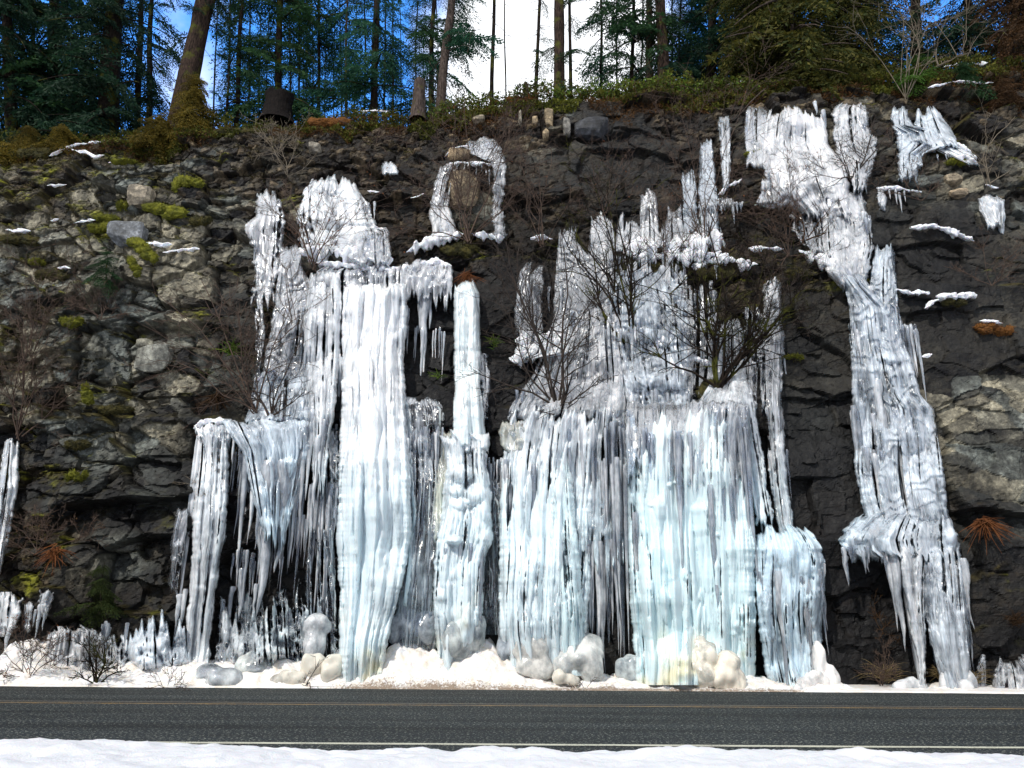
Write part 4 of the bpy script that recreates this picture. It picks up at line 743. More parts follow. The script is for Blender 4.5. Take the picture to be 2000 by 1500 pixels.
icefall('icefall', 'jagged frozen spray with bent icicles right of the leaning column', [('ice_body', dict(rows=[(1150, 424, 600), (1235, 424, 602), (1312, 422, 604)], thick=.35, nfl=60, milk=.42, tint='p', holes=.10, rag=9, ragt=90, band=.6, lift=.12, lumps=[(482, 1205, 14, 26, .35), (520, 1225, 26, 16, .35), (470, 1260, 20, 24, .35), (560, 1240, 24, 18, .35), (535, 1275, 40, 16, .4), (440, 1230, 10, 40, .3), (585, 1262, 16, 16, .35), (500, 1285, 24, 18, .42)]))], [(476, 1110, 90, 8, .2), (455, 1145, 70, 5), (500, 1140, 50, 4, .3), (436, 1170, 80, 4), (545, 1220, 40, 4, .4), (498, 1095, 60, 3)])
ice_cluster('ice_mound', 'blue grey ice bulge between brightest and lumpy columns', [(800, 1218, 24, 26, 16.85), (835, 1225, 20, 30, 16.85), (770, 1230, 16, 26, 16.8)], .6, 'b')
ice_cluster('ice_mound', 'large pale ice bulge leaning on the lumpy column foot', [(893, 1250, 34, 40, 16.5), (925, 1240, 20, 34, 16.55)], .8, (.72, .77, .76))
ice_cluster('ice_mound', 'cluster of grey ice knobs right of the lumpy column foot', [(1000, 1232, 26, 30, 16.7), (1035, 1222, 26, 26, 16.7), (1058, 1235, 22, 22, 16.65), (1020, 1262, 30, 30, 16.6), (985, 1270, 14, 34, 16.7)], .7, 'b')
ice_cluster('ice_mound', 'pair of stained round ice balls in the bank at the centre', [(1040, 1272, 30, 28, 16.4), (1062, 1268, 22, 26, 16.45), (1030, 1300, 20, 20, 16.3), (1056, 1305, 22, 24, 16.3)], .80, (.74, .74, .71))
ice_cluster('ice_mound', 'big double ice dome standing in front of the black gap', [(1125, 1285, 38, 30, 16.35), (1148, 1265, 28, 28, 16.5), (1152, 1295, 22, 34, 16.3), (1105, 1300, 22, 26, 16.3)], .85, (.76, .78, .76))
ice_cluster('ice_mound', 'small creamy ice stone at the road edge left of the double dome', [(1092, 1322, 13, 15, 16.0), (1112, 1326, 10, 10, 16.0), (1122, 1330, 12, 10, 16.0)], 1.0, YT)
ice_cluster('ice_mound', 'layered beige ice swelling at the foot of the turquoise curtain', [(1372, 1290, 32, 30, 16.2), (1370, 1318, 34, 26, 16.1), (1350, 1330, 20, 18, 16.15), (1362, 1270, 20, 24, 16.3)], .92, (.86, .82, .72))
ice_cluster('ice_mound', 'round beige ice ball with a bent twig, right of the layered swelling', [(1420, 1298, 23, 26, 16.1), (1412, 1322, 26, 28, 16.05), (1440, 1330, 16, 22, 16.05)], .92, (.86, .81, .70))
ice_cluster('ice_mound', 'low teal ice swelling at the right foot of the black gap', [(1230, 1308, 24, 26, 16.6), (1262, 1300, 20, 30, 16.5), (1285, 1318, 24, 20, 16.4)], .75, 'c')
ice_cluster('ice_mound', 'broken snow crusted ice chunks under the bulging grey icefall', [(1575, 1335, 18, 13, 16.1), (1592, 1326, 14, 16, 16.15), (1608, 1332, 10, 12, 16.1), (1625, 1325, 14, 22, 16.3), (1560, 1345, 12, 8, 16.0), (1600, 1290, 12, 34, 16.4)], .95, (.86, .85, .84))
ice_cluster('ice_mound', 'small pleated ice heap under the dagger leg at lower right', [(1762, 1342, 12, 14, 16.4), (1780, 1340, 12, 16, 16.4), (1798, 1344, 12, 12, 16.35), (1750, 1346, 8, 12, 16.4)], .85, 'w')
ice_cluster('ice_mound', 'ice heap around the foot of the rightmost dagger legs', [(1850, 1335, 14, 22, 16.4), (1876, 1342, 20, 14, 16.4), (1892, 1330, 10, 22, 16.5)], .85, 'w')
icefall('icefall', 'fluted low ice wall cut by the right edge of the picture', [('ice_sheet', dict(rows=[(1278, 1962, 1984), (1290, 1950, 2010), (1310, 1940, 2040), (1358, 1938, 2060)], thick=.35, nfl=30, milk=.55, tint='p', lift=.3, topr=14, rag=5))])
icefall('icefall', 'little clear ice stub standing left of the fluted wall at lower right', [('ice_column', dict(rows=[(1278, 1912, 1922), (1300, 1908, 1926), (1345, 1904, 1926)], thick=.14, nfl=8, milk=.2, tint='g', lift=.2))])
icefall('icefall', 'fluted ice apron low on the left behind the twiggy clump', [('ice_sheet', dict(rows=[(1218, 120, 128), (1232, 100, 200), (1260, 92, 204), (1300, 86, 206), (1328, 84, 206)], thick=.24, nfl=40, milk=.55, tint='p', lift=.25, rag=6, topr=20))])
icefall('icefall', 'knobbly white ice drips low at the left edge', [('ice_sheet', dict(rows=[(1156, 0, 30), (1170, -20, 46), (1200, -20, 40), (1230, -10, 30)], thick=.25, nfl=14, milk=.8, rag=8, fringe=14)), ('ice_strand', dict(rows=[(1146, 92, 108), (1170, 74, 108), (1190, 70, 98), (1205, 72, 90)], thick=.16, nfl=10, milk=.7, rag=6, fringe=10)), ('ice_knob', dict(rows=[(1170, 52, 62), (1190, 48, 66), (1230, 46, 60)], thick=.14, nfl=6, milk=.6, rag=5, fringe=8))],
        [(80, 1180, 60, 4, .2), (90, 1185, 40, 3, .2), (70, 1190, 30, 3, .2), (20, 1220, 50, 5, .2)])

# ------------------------------------------------------------------ snow on the ledges
def snowstrip(label, pts, top=3.0, th=7.0, Ywid=.25, seed=0, group='snow lines on ledges'):
    q = np.array(pts, float); d = np.concatenate([[0], np.cumsum(np.hypot(*np.diff(q, axis=0).T))]); nU = max(16, int(d[-1]/2.0)); s = np.linspace(0, d[-1], nU)
    px = np.interp(s, d, q[:, 0]); py = np.interp(s, d, q[:, 1])+3.2*fbm2(s/16, s*0+seed, 4, 61)
    th_ = th*np.clip(.85+1.2*fbm2(s/11, s*0+seed, 4, 62), .35, 1.8)*np.clip(np.minimum(s, d[-1]-s)/14, .08, 1)**.6
    if q.shape[1] > 2: th_ = th_*np.interp(s, d, q[:, 2])
    Y = samp(YF, px, py); k = np.ones(9)/9; Y = np.convolve(np.pad(Y, 4, mode='edge'), k, 'valid')
    nV = 18; ph = np.linspace(0, 2*np.pi, nV, endpoint=False)
    ox = np.cos(ph); oz = np.sin(ph)
    c = P(px, py, Y-.10); mpp = 18/1500.
    V = np.zeros((nU, nV, 3)); V[..., 0] = c[:, 0:1]
    h = (th_*mpp)[:, None]
    nz = 1+.75*fbm2(s[:, None]/8, ph[None]*1.5+seed, 4, 63)
    V[..., 1] = c[:, 1:2]-ox*(Ywid*.35+h*.8)*nz*np.clip(h/(th*mpp), .2, 1)
    V[..., 2] = c[:, 2:3]+np.where(oz > 0, oz*h*.75*(1+.25*(nz-1)), oz*h*1.35*nz)-(ox*h*.45)
    i = np.arange(nU-1)[:, None]*nV; j = np.arange(nV)[None]; j2 = (j+1) % nV
    F = np.stack([i+j, i+nV+j, i+nV+j2, i+j2], -1).reshape(-1, 4)
    loc = V[nU//2, 0]
    o = mk('snow_patch', V.reshape(-1, 3), F, SNOW, None, True, np.full((nU*nV, 3), (.86, .88, .92)), loc); tag(o, label, 'snow patch', group); return o
SN = [('snow roof over the upper left ice mass ledge, thick and white', [(580, 487), (620, 490), (680, 494), (730, 502), (768, 506)], 17), ('thin snow line curving over the ledge above the long hanging icicle', [(735, 522), (790, 524), (840, 512), (882, 520)], 10),
 ('snow lip crossing below the upper left ice mass', [(618, 512), (680, 518), (735, 526), (780, 530)], 6), ('snow line along the top of the left ice lip under the big upper mass', [(686, 446), (720, 444), (756, 450)], 6), ('snow bead down the right slope of the big upper mass', [(668, 372), (700, 392), (726, 420)], 5),
 ('snow line curving down left below the arched ice leg', [(794, 494), (820, 478), (850, 464), (905, 456)], 11), ('snow line on the mossy ledge right of the arch bush', [(922, 456), (950, 460), (985, 465)], 9), ('short snow line right of the arch bush ledge', [(1036, 464), (1060, 462), (1080, 467)], 6),
 ('lower of two snow arcs over the rounded boulder of the arch', [(858, 342), (872, 324), (910, 316), (962, 321)], 4.5), ('upper of two snow arcs over the rounded boulder of the arch', [(868, 308), (885, 291), (905, 285), (958, 289)], 4),
 ('long thick snow bed on the ledge beneath the ice spires', [(1208, 486), (1250, 482), (1300, 478), (1350, 476), (1400, 466), (1412, 458)], 27), ('front edge of the spire ledge snow, lumpy and broken', [(1230, 498), (1290, 497), (1340, 500), (1400, 494), (1424, 504)], 14), ('snow crumbs right of the spire ledge', [(1350, 520), (1380, 510), (1420, 502), (1445, 512), (1480, 516)], 13),
 ('slanting snow line left of the short ice drape at top right', [(1402, 380), (1425, 362), (1448, 350)], 7), ('snow strip on the ledge right of the spire bed', [(1462, 484), (1500, 484), (1530, 487)], 6), ('snow line running down right towards the long cascade', [(1560, 490), (1600, 504), (1640, 522), (1672, 540)], 12), ('second snow line beneath the one running to the cascade', [(1640, 552), (1665, 548), (1684, 562)], 8),
 ('snow line at the foot of the short ice drape', [(1474, 402), (1520, 402), (1570, 400)], 4), ('thin snow line on the small shelf at upper right', [(1712, 366), (1760, 368), (1800, 374)], 4.5), ('curved snow ribbon on the dark wall at right', [(1778, 444), (1820, 440), (1860, 452), (1902, 472)], 6),
 ('snow shelf leaving the long cascade to the right', [(1748, 566), (1780, 570), (1815, 572)], 7), ('snow ribbon on the mossy right ledge', [(1828, 580), (1860, 576), (1908, 575)], 7), ('slanting snow bit left of the right ledge ribbon', [(1806, 602), (1816, 592), (1832, 586)], 7), ('short snow streak on brown moss at right', [(1912, 627), (1935, 626), (1958, 630)], 4),
 ('small snow dot on the right wall beside the cascade', [(1798, 696), (1820, 691)], 5), ('snow collar over the twin domes at top right', [(1795, 288), (1830, 275), (1870, 280), (1900, 300)], 6), ('snow crust on the lower dome lip at top right', [(1855, 306), (1880, 306), (1908, 318)], 6), ('tiny snow bit by the triangular icicles', [(1925, 362), (1950, 366)], 4),
 ('snow cap of the left ledge ice at the leaning column', [(378, 836), (392, 826), (412, 820), (440, 822)], 9), ('snow pad beside the shrub on the left ledge', [(505, 800), (530, 808), (556, 820), (590, 826)], 6), ('snow line on top of the ice dome behind the shrub', [(502, 742), (530, 722), (555, 719)], 6),
 ('snow pillow left of the central bush, lower', [(994, 700), (1020, 692), (1048, 684)], 13), ('snow pillow curving over the central block', [(1006, 664), (1050, 660), (1090, 664), (1114, 676)], 16), ('snow pile at the base of the mossy-stemmed bush', [(1228, 640), (1246, 650), (1270, 668), (1304, 664)], 20), ('snow patch on the centre dome', [(1280, 735), (1310, 722), (1345, 726)], 22), ('snow streak at the foot of the right hand bush', [(1340, 700), (1365, 702), (1388, 710)], 8),
 ('snow crest on the block left of the blue white cascade', [(1175, 580), (1190, 574), (1210, 578)], 9), ('snow cap on the knob under the narrow pillar', [(900, 850), (925, 843), (952, 852)], 9), ('small snow tuft on the centre left ice', [(1160, 696), (1190, 692)], 6),
 ('long thin snow line under the left rim', [(96, 304), (150, 283), (215, 272)], 4), ('branching snow twig line below the left rim', [(140, 292), (165, 296), (188, 306), (204, 304)], 4), ('snow line above the left moss band', [(212, 318), (250, 312)], 3), ('snow patch atop a mossy block at left', [(144, 434), (186, 430)], 4), ('snow patch near the left edge on moss', [(10, 449), (60, 452)], 4), ('snow line over the stones at upper left', [(92, 362), (130, 360)], 3),
 ('snow bits on the moss slope left of centre', [(286, 474), (310, 476), (336, 478)], 5), ('snow crumbs above the grey outcrop', [(318, 494), (345, 488), (390, 486)], 4), ('small snow line at the left ledge plants', [(98, 430), (115, 428)], 4), ('snow fleck on the left rock near the moss row', [(112, 524), (138, 522)], 3.5), ('snow on the rim left of the grey stump', [(690, 218), (730, 217), (770, 220)], 3.5),
 ('snow dusting on the shelf at the top right', [(1842, 130), (1880, 124), (1930, 124)], 5), ('broken snow line under the top right shelf', [(1812, 170), (1860, 160), (1940, 162)], 3), ('snow dusting on rim twigs left of the great dome', [(1420, 164), (1455, 158)], 3), ('snow cap on the stone left of the big upper mass', [(718, 372), (742, 376)], 6), ('snow dab on the dark stone right of the big upper mass', [(802, 386), (828, 380)], 5)]
for k, (lab, pts, th) in enumerate(SN): snowstrip(lab, pts, th=th, seed=k*3, Ywid=.25 if th > 5 else .12)

# ------------------------------------------------------------------ moss
def moss(label, px, py, rx, ry, m=None, tilt=0, group='moss cushions on the rock', cat='moss', nm='moss_cushion', off=.02, seed=0):
    s = 18.5/1500; c = on(px, py, off); ps = []
    r_ = np.random.default_rng(int(px*7+py))
    n_ = max(3, int(rx/ry*2.6)+2)
    for k in range(n_):
        f = (k/(n_-1)-.5)*1.5+r_.uniform(-.12, .12)
        ps.append(blob(c+np.array([f*rx*s*math.cos(tilt), r_.uniform(-.03, .03), -f*rx*s*math.sin(tilt)+r_.uniform(-.45, .35)*ry*s]), (rx*s*r_.uniform(.25, .5), .11, ry*s*r_.uniform(.4, .95)), 18, .3, 3.4, int(px)+k))
    V, F = join(ps)
    # short pile standing up from the cushion
    n2 = 1800 if rx > 25 else 900; idx = r_.integers(0, len(V), n2); b = V[idx]; d = b-c; d /= np.linalg.norm(d, axis=1, keepdims=True)+1e-6; d = d+r_.normal(0, .5, d.shape)+np.array([0, -.2, .3]); L_ = r_.uniform(.02, .05, (n2, 1)); sd_ = np.cross(d, r_.normal(0, 1, d.shape)); sd_ /= np.linalg.norm(sd_, axis=1, keepdims=True)+1e-6
    q = np.stack([b-sd_*.007, b+sd_*.007, b+d*L_+sd_*.001, b+d*L_-sd_*.001], 1).reshape(-1, 3); Fq = np.arange(n2*4).reshape(-1, 4)+len(V)
    o = mk(nm, np.concatenate([V, q]), np.concatenate([F, Fq]), m or MOSS, None, True, None, c); tag(o, label, cat, group); return o
for a_ in [('bright green moss pad right of the left rocks, upper one', 366, 358, 32, 17), ('largest bright moss mound on the upper left rocks', 318, 414, 46, 21, None, .15), ('moss running diagonally down from the snow bits', 283, 488, 34, 13, None, .7), ('moss stripe under the left snow line', 244, 316, 28, 6), ('upright moss tuft left of the largest mound', 238, 402, 11, 16),
           ('moss tongue leading down to the grey outcrop', 262, 520, 22, 10, None, 1.0), ('olive moss under the snow patch at left', 196, 446, 26, 11), ('yellow moss band left of the diagonal one', 210, 426, 30, 8, None, .1), ('olive moss at the left edge under snow', 40, 468, 44, 12, MOSSD), ('round moss ball left of the small fir', 72, 512, 13, 7), ('moss row on the left rocks below the snow fleck', 100, 536, 34, 12, MOSSD), ('moss cushion with snow specks above the cracked blocks', 138, 628, 25, 12),
           ('dark olive moss right of the largest mound', 392, 432, 22, 14, MOSSD), ('moss cushion at the left of the great dome, top right', 1474, 300, 24, 13, None, -.2), ('moss cap under the twin domes lip', 1868, 316, 20, 8), ('moss sliver on the dark wall right of the thin strand', 1550, 698, 20, 5), ('brown moss lump beneath the short snow streak', 1942, 642, 32, 12, MOSSO), ('moss tuft at the base of the arch bush', 900, 486, 34, 16, MOSSD), ('moss on the shelf left of the long cascade', 1560, 536, 26, 10, MOSSD), ('moss clump on the right ledge ribbon', 1864, 590, 24, 8, MOSSD),
           ('orange moss on the rim at left centre', 640, 238, 46, 13, MOSSO), ('orange moss on the rim above the tan stones', 1015, 196, 40, 10, MOSSO), ('mossy clod under the right hand bush', 1402, 762, 34, 20, MOSSD), ('moss on the short ice drape ledge', 1528, 366, 10, 7), ('dark moss below the spire ledge', 1285, 525, 60, 16, MOSSD), ('moss brow left of the spire ledge crumbs', 1400, 530, 40, 18, MOSSD), ('green moss specks on the cracked blocks at left', 170, 770, 20, 9, None, 1.2), ('green moss patch low on the left wall', 150, 930, 16, 12), ('moss patch beneath the cracked blocks', 225, 800, 30, 9, MOSSD), ('moss stripe above the left overhang', 150, 870, 22, 10, MOSSD), ('moss wad on the rim corner at far left', 60, 300, 50, 14, MOSSD), ('moss wad left of the orange moss on the rim', 470, 258, 60, 12, MOSSD)]:
    moss(*a_)

# ------------------------------------------------------------------ stones set in the soil and the boulder of the arch
def stone(label, px, py, rx, ry, colr, group='tan stones under the rim', Yo=.0):
    c = on(px, py, -.02+Yo); s = 20/1500; r_ = np.random.default_rng(int(px+py)); V, F = blob((0, 0, 0), (1, 1, 1), 14, .10, 1.4, int(px)); d_ = V/np.linalg.norm(V, axis=1, keepdims=True); V = c+(V/((np.abs(d_)**7).sum(1, keepdims=True)**(1/7.)))*np.array([rx*s*.92, .12+.25*rx*s, ry*s*.92])
    Q = V-c; nr = r_.normal(0, 1, (9, 3)); nr /= np.linalg.norm(nr, axis=1, keepdims=True)
    for nn in nr:
        nn2 = nn*np.array([1/(rx*s), 1/(.14+.3*rx*s), 1/(ry*s)]); ln = np.linalg.norm(nn2); lim = r_.uniform(.80, .98)/ln; dd = Q@(nn2/ln)-lim
        Q = Q-np.clip(dd, 0, None)[:, None]*(nn2/ln)
    o = mk('stone', c+Q, F, ROCK, None, False, np.tile(colr, (len(V), 1)), c); tag(o, label, 'stone', group)
TAN = (.30, .23, .14)
for a_ in [('tan upright stone just left of the dark square block', 1072, 232, 12, 24, TAN), ('small tan stone left of the upright one', 1045, 238, 8, 13, TAN), ('narrow grey stone hanging in the soil at centre', 1016, 232, 5, 22, (.2, .18, .14)), ('pale stone under the top stems of the arch bush', 935, 234, 16, 9, (.25, .21, .15)), ('brown stone right of the upright tan one, lower', 1066, 262, 8, 14, TAN),
           ('large dark square block under the rim', 1155, 252, 42, 26, (.045, .047, .052)), ('pale edge stone on the left of the dark square block', 1107, 250, 9, 24, (.18, .17, .15)), ('tan boulder wrapped by the ice arch', 905, 372, 40, 52, (.20, .155, .10)), ('tan boulder top between the two snow arcs', 900, 304, 30, 15, (.27, .2, .12)), ('pale stone left of the orange rim moss, lower', 615, 290, 16, 12, (.27, .24, .19)), ('tan block among the left cracked rocks', 275, 385, 26, 24, (.27, .23, .17)), ('pale rounded block beneath the left overhang', 300, 700, 34, 32, (.21, .21, .18)), ('small pale block on top of the rounded one', 285, 672, 16, 9, (.24, .23, .18)), ('grey block with moss at its left', 250, 460, 40, 28, (.16, .17, .18)), ('pale stone at far right under the twin domes', 1860, 352, 20, 12, (.28, .23, .16)), ('second tan stone at far right, beneath the pale one', 1870, 378, 18, 9, (.27, .21, .14))]:
    stone(*a_)

# ------------------------------------------------------------------ bare shrubs
def grow(base_, dirs, H, r0, depth=3, seed=0, nside=5, bend=.25, up_=.35, spread=.7):
    r_ = np.random.default_rng(seed); K = 7; PL = []; RL = []
    def br(p, d, L, r, lev):
        pts = [p]; d = d/np.linalg.norm(d); q = p.copy()
        for k in range(K-1):
            d = d+r_.normal(0, bend*.45, 3)*np.array([1, .5, 1])+np.array([0, 0, up_*.18]); d /= np.linalg.norm(d); q = q+d*L/(K-1); pts.append(q.copy())
        rad = np.linspace(r, r*(.32 if lev < depth else .25), K)
        PL.append(pts); RL.append(rad)
        if lev >= depth: return
        for c in range(nside+3 if lev == 0 else nside-1 if lev == 1 else 2):
            f = r_.uniform(.2, 1.0); i = min(K-2, int(f*(K-1))); pp = pts[i]+(pts[i+1]-pts[i])*(f*(K-1)-i if i < K-1 else 0)
            sd_ = r_.normal(0, 1, 3)*np.array([1, .6, .5]); nd_ = d*1.0+sd_*spread
            br(pp, nd_, L*r_.uniform(.32, .62)*(1.1-.4*f), max(.005, rad[i]*.62), lev+1)
    for d, l_ in dirs: br(np.array(base_, float)+r_.normal(0, .04, 3), np.array(d, float), l_, r0*r_.uniform(.7, 1.2), 0)
    return np.array(PL), np.array(RL)
def leaves(pts, n_, size, r_, jitter=.03, droop=.3):
    idx = r_.integers(0, len(pts), n_); b = pts[idx]+r_.normal(0, jitter, (n_, 3)); d = r_.normal(0, 1, (n_, 3)); d[:, 2] -= droop; d /= np.linalg.norm(d, axis=1, keepdims=True)
    s_ = np.cross(d, r_.normal(0, 1, (n_, 3))); s_ /= np.linalg.norm(s_, axis=1, keepdims=True); L_ = size*r_.uniform(.6, 1.3, (n_, 1))
    q = np.stack([b, b+d*L_*.5+s_*L_*.28, b+d*L_, b+d*L_*.5-s_*L_*.28], 1).reshape(-1, 3); return q, np.arange(n_*4).reshape(-1, 4)
def shrub(label, px, py, fan, m=TWIG, r0=.018, nside=5, depth=3, seed=0, leafy=0, leafm=None, group='bare shrubs on the rock face', off=.25, name='bare_shrub', cat='shrub', bend=.36, spread=.8, Y=None, lsz=.05):
    """fan: list of (tip px, tip py) in the photo"""
    b = on(px, py, off) if Y is None else P(px, py, Y); dirs = []; r_ = np.random.default_rng(seed+99)
    for (tx, ty) in fan:
        t_ = P(tx, ty, b[1]+r_.uniform(-.7, .25)); d = t_-b; dirs.append((d, np.linalg.norm(d)))
    root = thing(name, label, cat, b, group)
    Pn, Rn = grow(b, dirs, 1, r0*1.05, depth, seed, nside, bend, .15, spread)
    V, F = tubes(Pn, Rn, 4); mk('branches', V, F, m, root, True)
    if leafy:
        V, F = leaves(Pn[len(Pn)//3:].reshape(-1, 3), leafy, lsz, r_); mk('leaves', V, F, leafm or DEAD, root, False)
    return root
shrub('grey shrub fanning up left from the left ledge over cracked rock', 500, 806, [(335, 560), (365, 545), (400, 600), (430, 590), (470, 610), (505, 560), (520, 640), (410, 680), (380, 640)], TWIG, .020, 5, 3, 1, 0)
shrub('dark low shrub with upright stems on the left ledge beside the dome', 528, 815, [(498, 640), (515, 650), (535, 720), (575, 745), (600, 790), (560, 800), (455, 700)], TWIGD, .026, 4, 3, 2)
shrub('bush with orange leaf scraps in front of the big upper left mass', 612, 525, [(560, 380), (590, 350), (625, 330), (650, 360), (690, 330), (640, 400), (570, 440), (660, 470)], TWIG, .016, 5, 3, 3, 130, DEAD)
shrub('thin twigs falling across the ice below the orange leaved bush', 575, 640, [(540, 480), (560, 500), (600, 520), (520, 560), (640, 560), (500, 700)], TWIG, .012, 4, 3, 4)
shrub('tall bush filling the ice arch, stems reaching the rim', 915, 470, [(820, 230), (850, 300), (800, 400), (880, 190), (905, 210), (930, 280), (985, 330), (1000, 420), (840, 350), (960, 190), (1030, 240), (770, 420)], TWIG, .020, 6, 3, 5, 40, DEAD)
shrub('dark bush rooted in the centre ice with a crooked foot', 1092, 798, [(1005, 590), (975, 600), (1030, 460), (1060, 560), (1070, 500), (1120, 600), (1150, 680), (1165, 720), (960, 660), (930, 720), (1110, 440)], TWIGD, .026, 5, 3, 6)
shrub('crooked roots of the centre bush spreading over grey ice', 1092, 802, [(1150, 792), (1130, 770), (1050, 820), (1115, 745), (1020, 830)], TWIGD, .022, 2, 2, 7, group='crooked roots')
shrub('thick mossy-stemmed bush in the middle of the face', 1226, 668, [(1150, 480), (1135, 440), (1175, 560), (1205, 400), (1225, 360), (1260, 450), (1300, 500), (1320, 520), (1245, 560), (1270, 380), (1185, 340)], BARKD, .036, 5, 3, 8)
shrub('large tangled bush rooted in a mossy clod right of centre', 1402, 758, [(1330, 500), (1350, 560), (1375, 470), (1400, 520), (1440, 430), (1480, 480), (1500, 560), (1550, 600), (1560, 520), (1420, 600), (1520, 640), (1310, 620), (1470, 640)], BARKD, .034, 6, 3, 9)
shrub('tall pale twigs rising above the spires left of the top icefall', 1380, 478, [(1290, 250), (1320, 300), (1345, 200), (1365, 170), (1390, 140), (1400, 260), (1440, 330), (1300, 380), (1340, 320)], TWIG, .014, 5, 3, 10, 30, DEAD)
shrub('brown bramble hanging between short ice drape and snow line', 1540, 500, [(1450, 400), (1480, 360), (1520, 420), (1560, 380), (1600, 420), (1620, 470), (1580, 350), (1490, 560), (1440, 560)], TWIG, .014, 6, 3, 11, 60, DEAD)
shrub('branchy bush crossing the top of the long right cascade', 1662, 352, [(1620, 270), (1690, 280), (1740, 240), (1780, 260), (1640, 300), (1600, 360), (1720, 330), (1560, 340)], TWIGD, .020, 5, 3, 12, 30, DEAD)
shrub('reddish dead branch leaning over the right cascade', 1570, 470, [(1625, 400), (1600, 380), (1640, 430)], BRUSH, .02, 5, 2, 13)
shrub('thin pale saplings on the upper right wall', 1930, 360, [(1918, 190), (1880, 300), (1960, 250), (1900, 220), (1970, 330)], TWIGL, .014, 3, 2, 14)
shrub('dry tuft of twigs near the triangular icicles', 1940, 560, [(1900, 480), (1960, 500), (1990, 480), (1880, 520), (1990, 540)], TWIG, .012, 5, 3, 15)
shrub('pale leafless saplings at the left edge', 35, 855, [(10, 620), (40, 590), (80, 640), (120, 700), (-20, 700), (60, 740), (150, 760), (100, 620)], TWIG, .020, 5, 3, 16)
shrub('small grey twigs below the little fir on the left rocks', 195, 620, [(150, 560), (170, 520), (230, 560), (210, 530), (260, 600), (130, 600)], TWIG, .012, 5, 3, 17)
shrub('twiggy clump sitting in the snow at lower left', 190, 1338, [(160, 1270), (180, 1262), (205, 1260), (225, 1250), (230, 1290), (150, 1300), (200, 1240), (240, 1320)], BARKD, .020, 5, 3, 18, 0, None, Y=16.1)
shrub('dead twigs leaning out at lower left above the snow', 60, 1320, [(20, 1240), (10, 1280), (60, 1250), (95, 1230), (110, 1290), (30, 1200), (0, 1300), (130, 1300)], TWIG, .010, 5, 3, 19, 40, DEAD, Y=16.2)
shrub('brown brush tangle on the left wall below the moss', 70, 1080, [(30, 1010), (60, 990), (110, 1030), (140, 1060), (20, 1060), (100, 1000)], TWIG, .010, 6, 3, 20, 160, BRUSH)
shrub('pale bent twigs on the rim left of the big upper mass', 545, 300, [(495, 225), (520, 240), (500, 280), (560, 250), (580, 270), (510, 330), (600, 240)], TWIGL, .012, 4, 3, 21)
shrub('roots and twigs drooping off the rim at left centre', 740, 262, [(700, 300), (720, 330), (760, 240), (790, 300), (680, 280), (800, 250)], TWIG, .010, 5, 3, 22)
shrub('slim twigs in the middle under the dark square block', 1180, 420, [(1110, 330), (1130, 400), (1160, 350), (1200, 300), (1230, 360), (1215, 260), (1090, 400)], TWIG, .012, 5, 3, 23, 20, DEAD)
shrub('dry stalks at the foot of the bare wall, right', 1722, 1340, [(1690, 1290), (1715, 1270), (1740, 1280), (1755, 1300), (1700, 1310), (1730, 1250)], TWIG, .008, 5, 2, 24, 0, Y=16.8)
shrub('dead vine on the bare wall above the dry stalks', 1720, 1230, [(1700, 1200), (1745, 1215), (1760, 1250), (1690, 1180), (1710, 1250)], BRUSH, .008, 4, 2, 25)
shrub('dark twigs at the right of the twin ice domes', 1800, 390, [(1760, 330), (1720, 280), (1850, 350), (1820, 300), (1730, 370)], TWIG, .012, 5, 3, 26)
shrub('little twig forked in front of the split cream lump', 594, 1345, [(588, 1310), (600, 1318), (612, 1308)], TWIGD, .010, 2, 2, 27, Y=15.95)
shrub('wispy weeds at the road edge on the left bank', 330, 1346, [(310, 1330), (345, 1322), (365, 1330), (290, 1326), (380, 1335)], TWIG, .005, 4, 2, 28, Y=15.95)
shrub('wispy weeds at the road edge below the centre ice balls', 1140, 1350, [(1105, 1330), (1130, 1322), (1145, 1330), (1150, 1335)], TWIG, .006, 2, 1, 29, Y=15.9)
shrub('leaning pale twigs over the icicles at the left ledge', 400, 940, [(420, 870), (380, 950), (345, 960), (460, 850)], TWIGL, .008, 2, 2, 30)
shrub('brown tangle in front of the spires on the long snow ledge', 1300, 520, [(1240, 400), (1280, 380), (1320, 420), (1350, 380), (1380, 440), (1260, 460)], TWIG, .014, 5, 3, 50, 30, DEAD)
shrub('dense brown tangle right of the large bush, over the thin strand', 1500, 640, [(1450, 500), (1480, 460), (1520, 500), (1560, 470), (1600, 540), (1580, 600), (1440, 560), (1620, 600)], TWIGD, .016, 5, 3, 51)
shrub('twiggy bush on the slope left of the long cascade', 1560, 430, [(1500, 320), (1530, 300), (1580, 310), (1610, 350), (1630, 400), (1480, 380)], TWIG, .014, 5, 3, 52, 60, DEAD)
shrub('fine twigs over the ice left of the central bush', 1040, 640, [(960, 480), (990, 450), (1020, 500), (1060, 470), (940, 560), (1080, 540)], TWIGD, .012, 5, 3, 53)
shrub('tall thin stems over the dark rock under the centre rim', 1060, 480, [(1000, 250), (1040, 280), (1075, 300), (1100, 260), (1020, 360), (1130, 340)], TWIG, .014, 4, 3, 54)
shrub('leaning grey stems under the left rim above the big mass', 560, 345, [(500, 215), (520, 260), (540, 300), (600, 270), (640, 300)], TWIGL, .012, 4, 2, 55)
shrub('pale stems at the left wall above the far left column', 60, 700, [(20, 520), (50, 480), (90, 540), (120, 600), (0, 600)], TWIG, .012, 4, 3, 56)
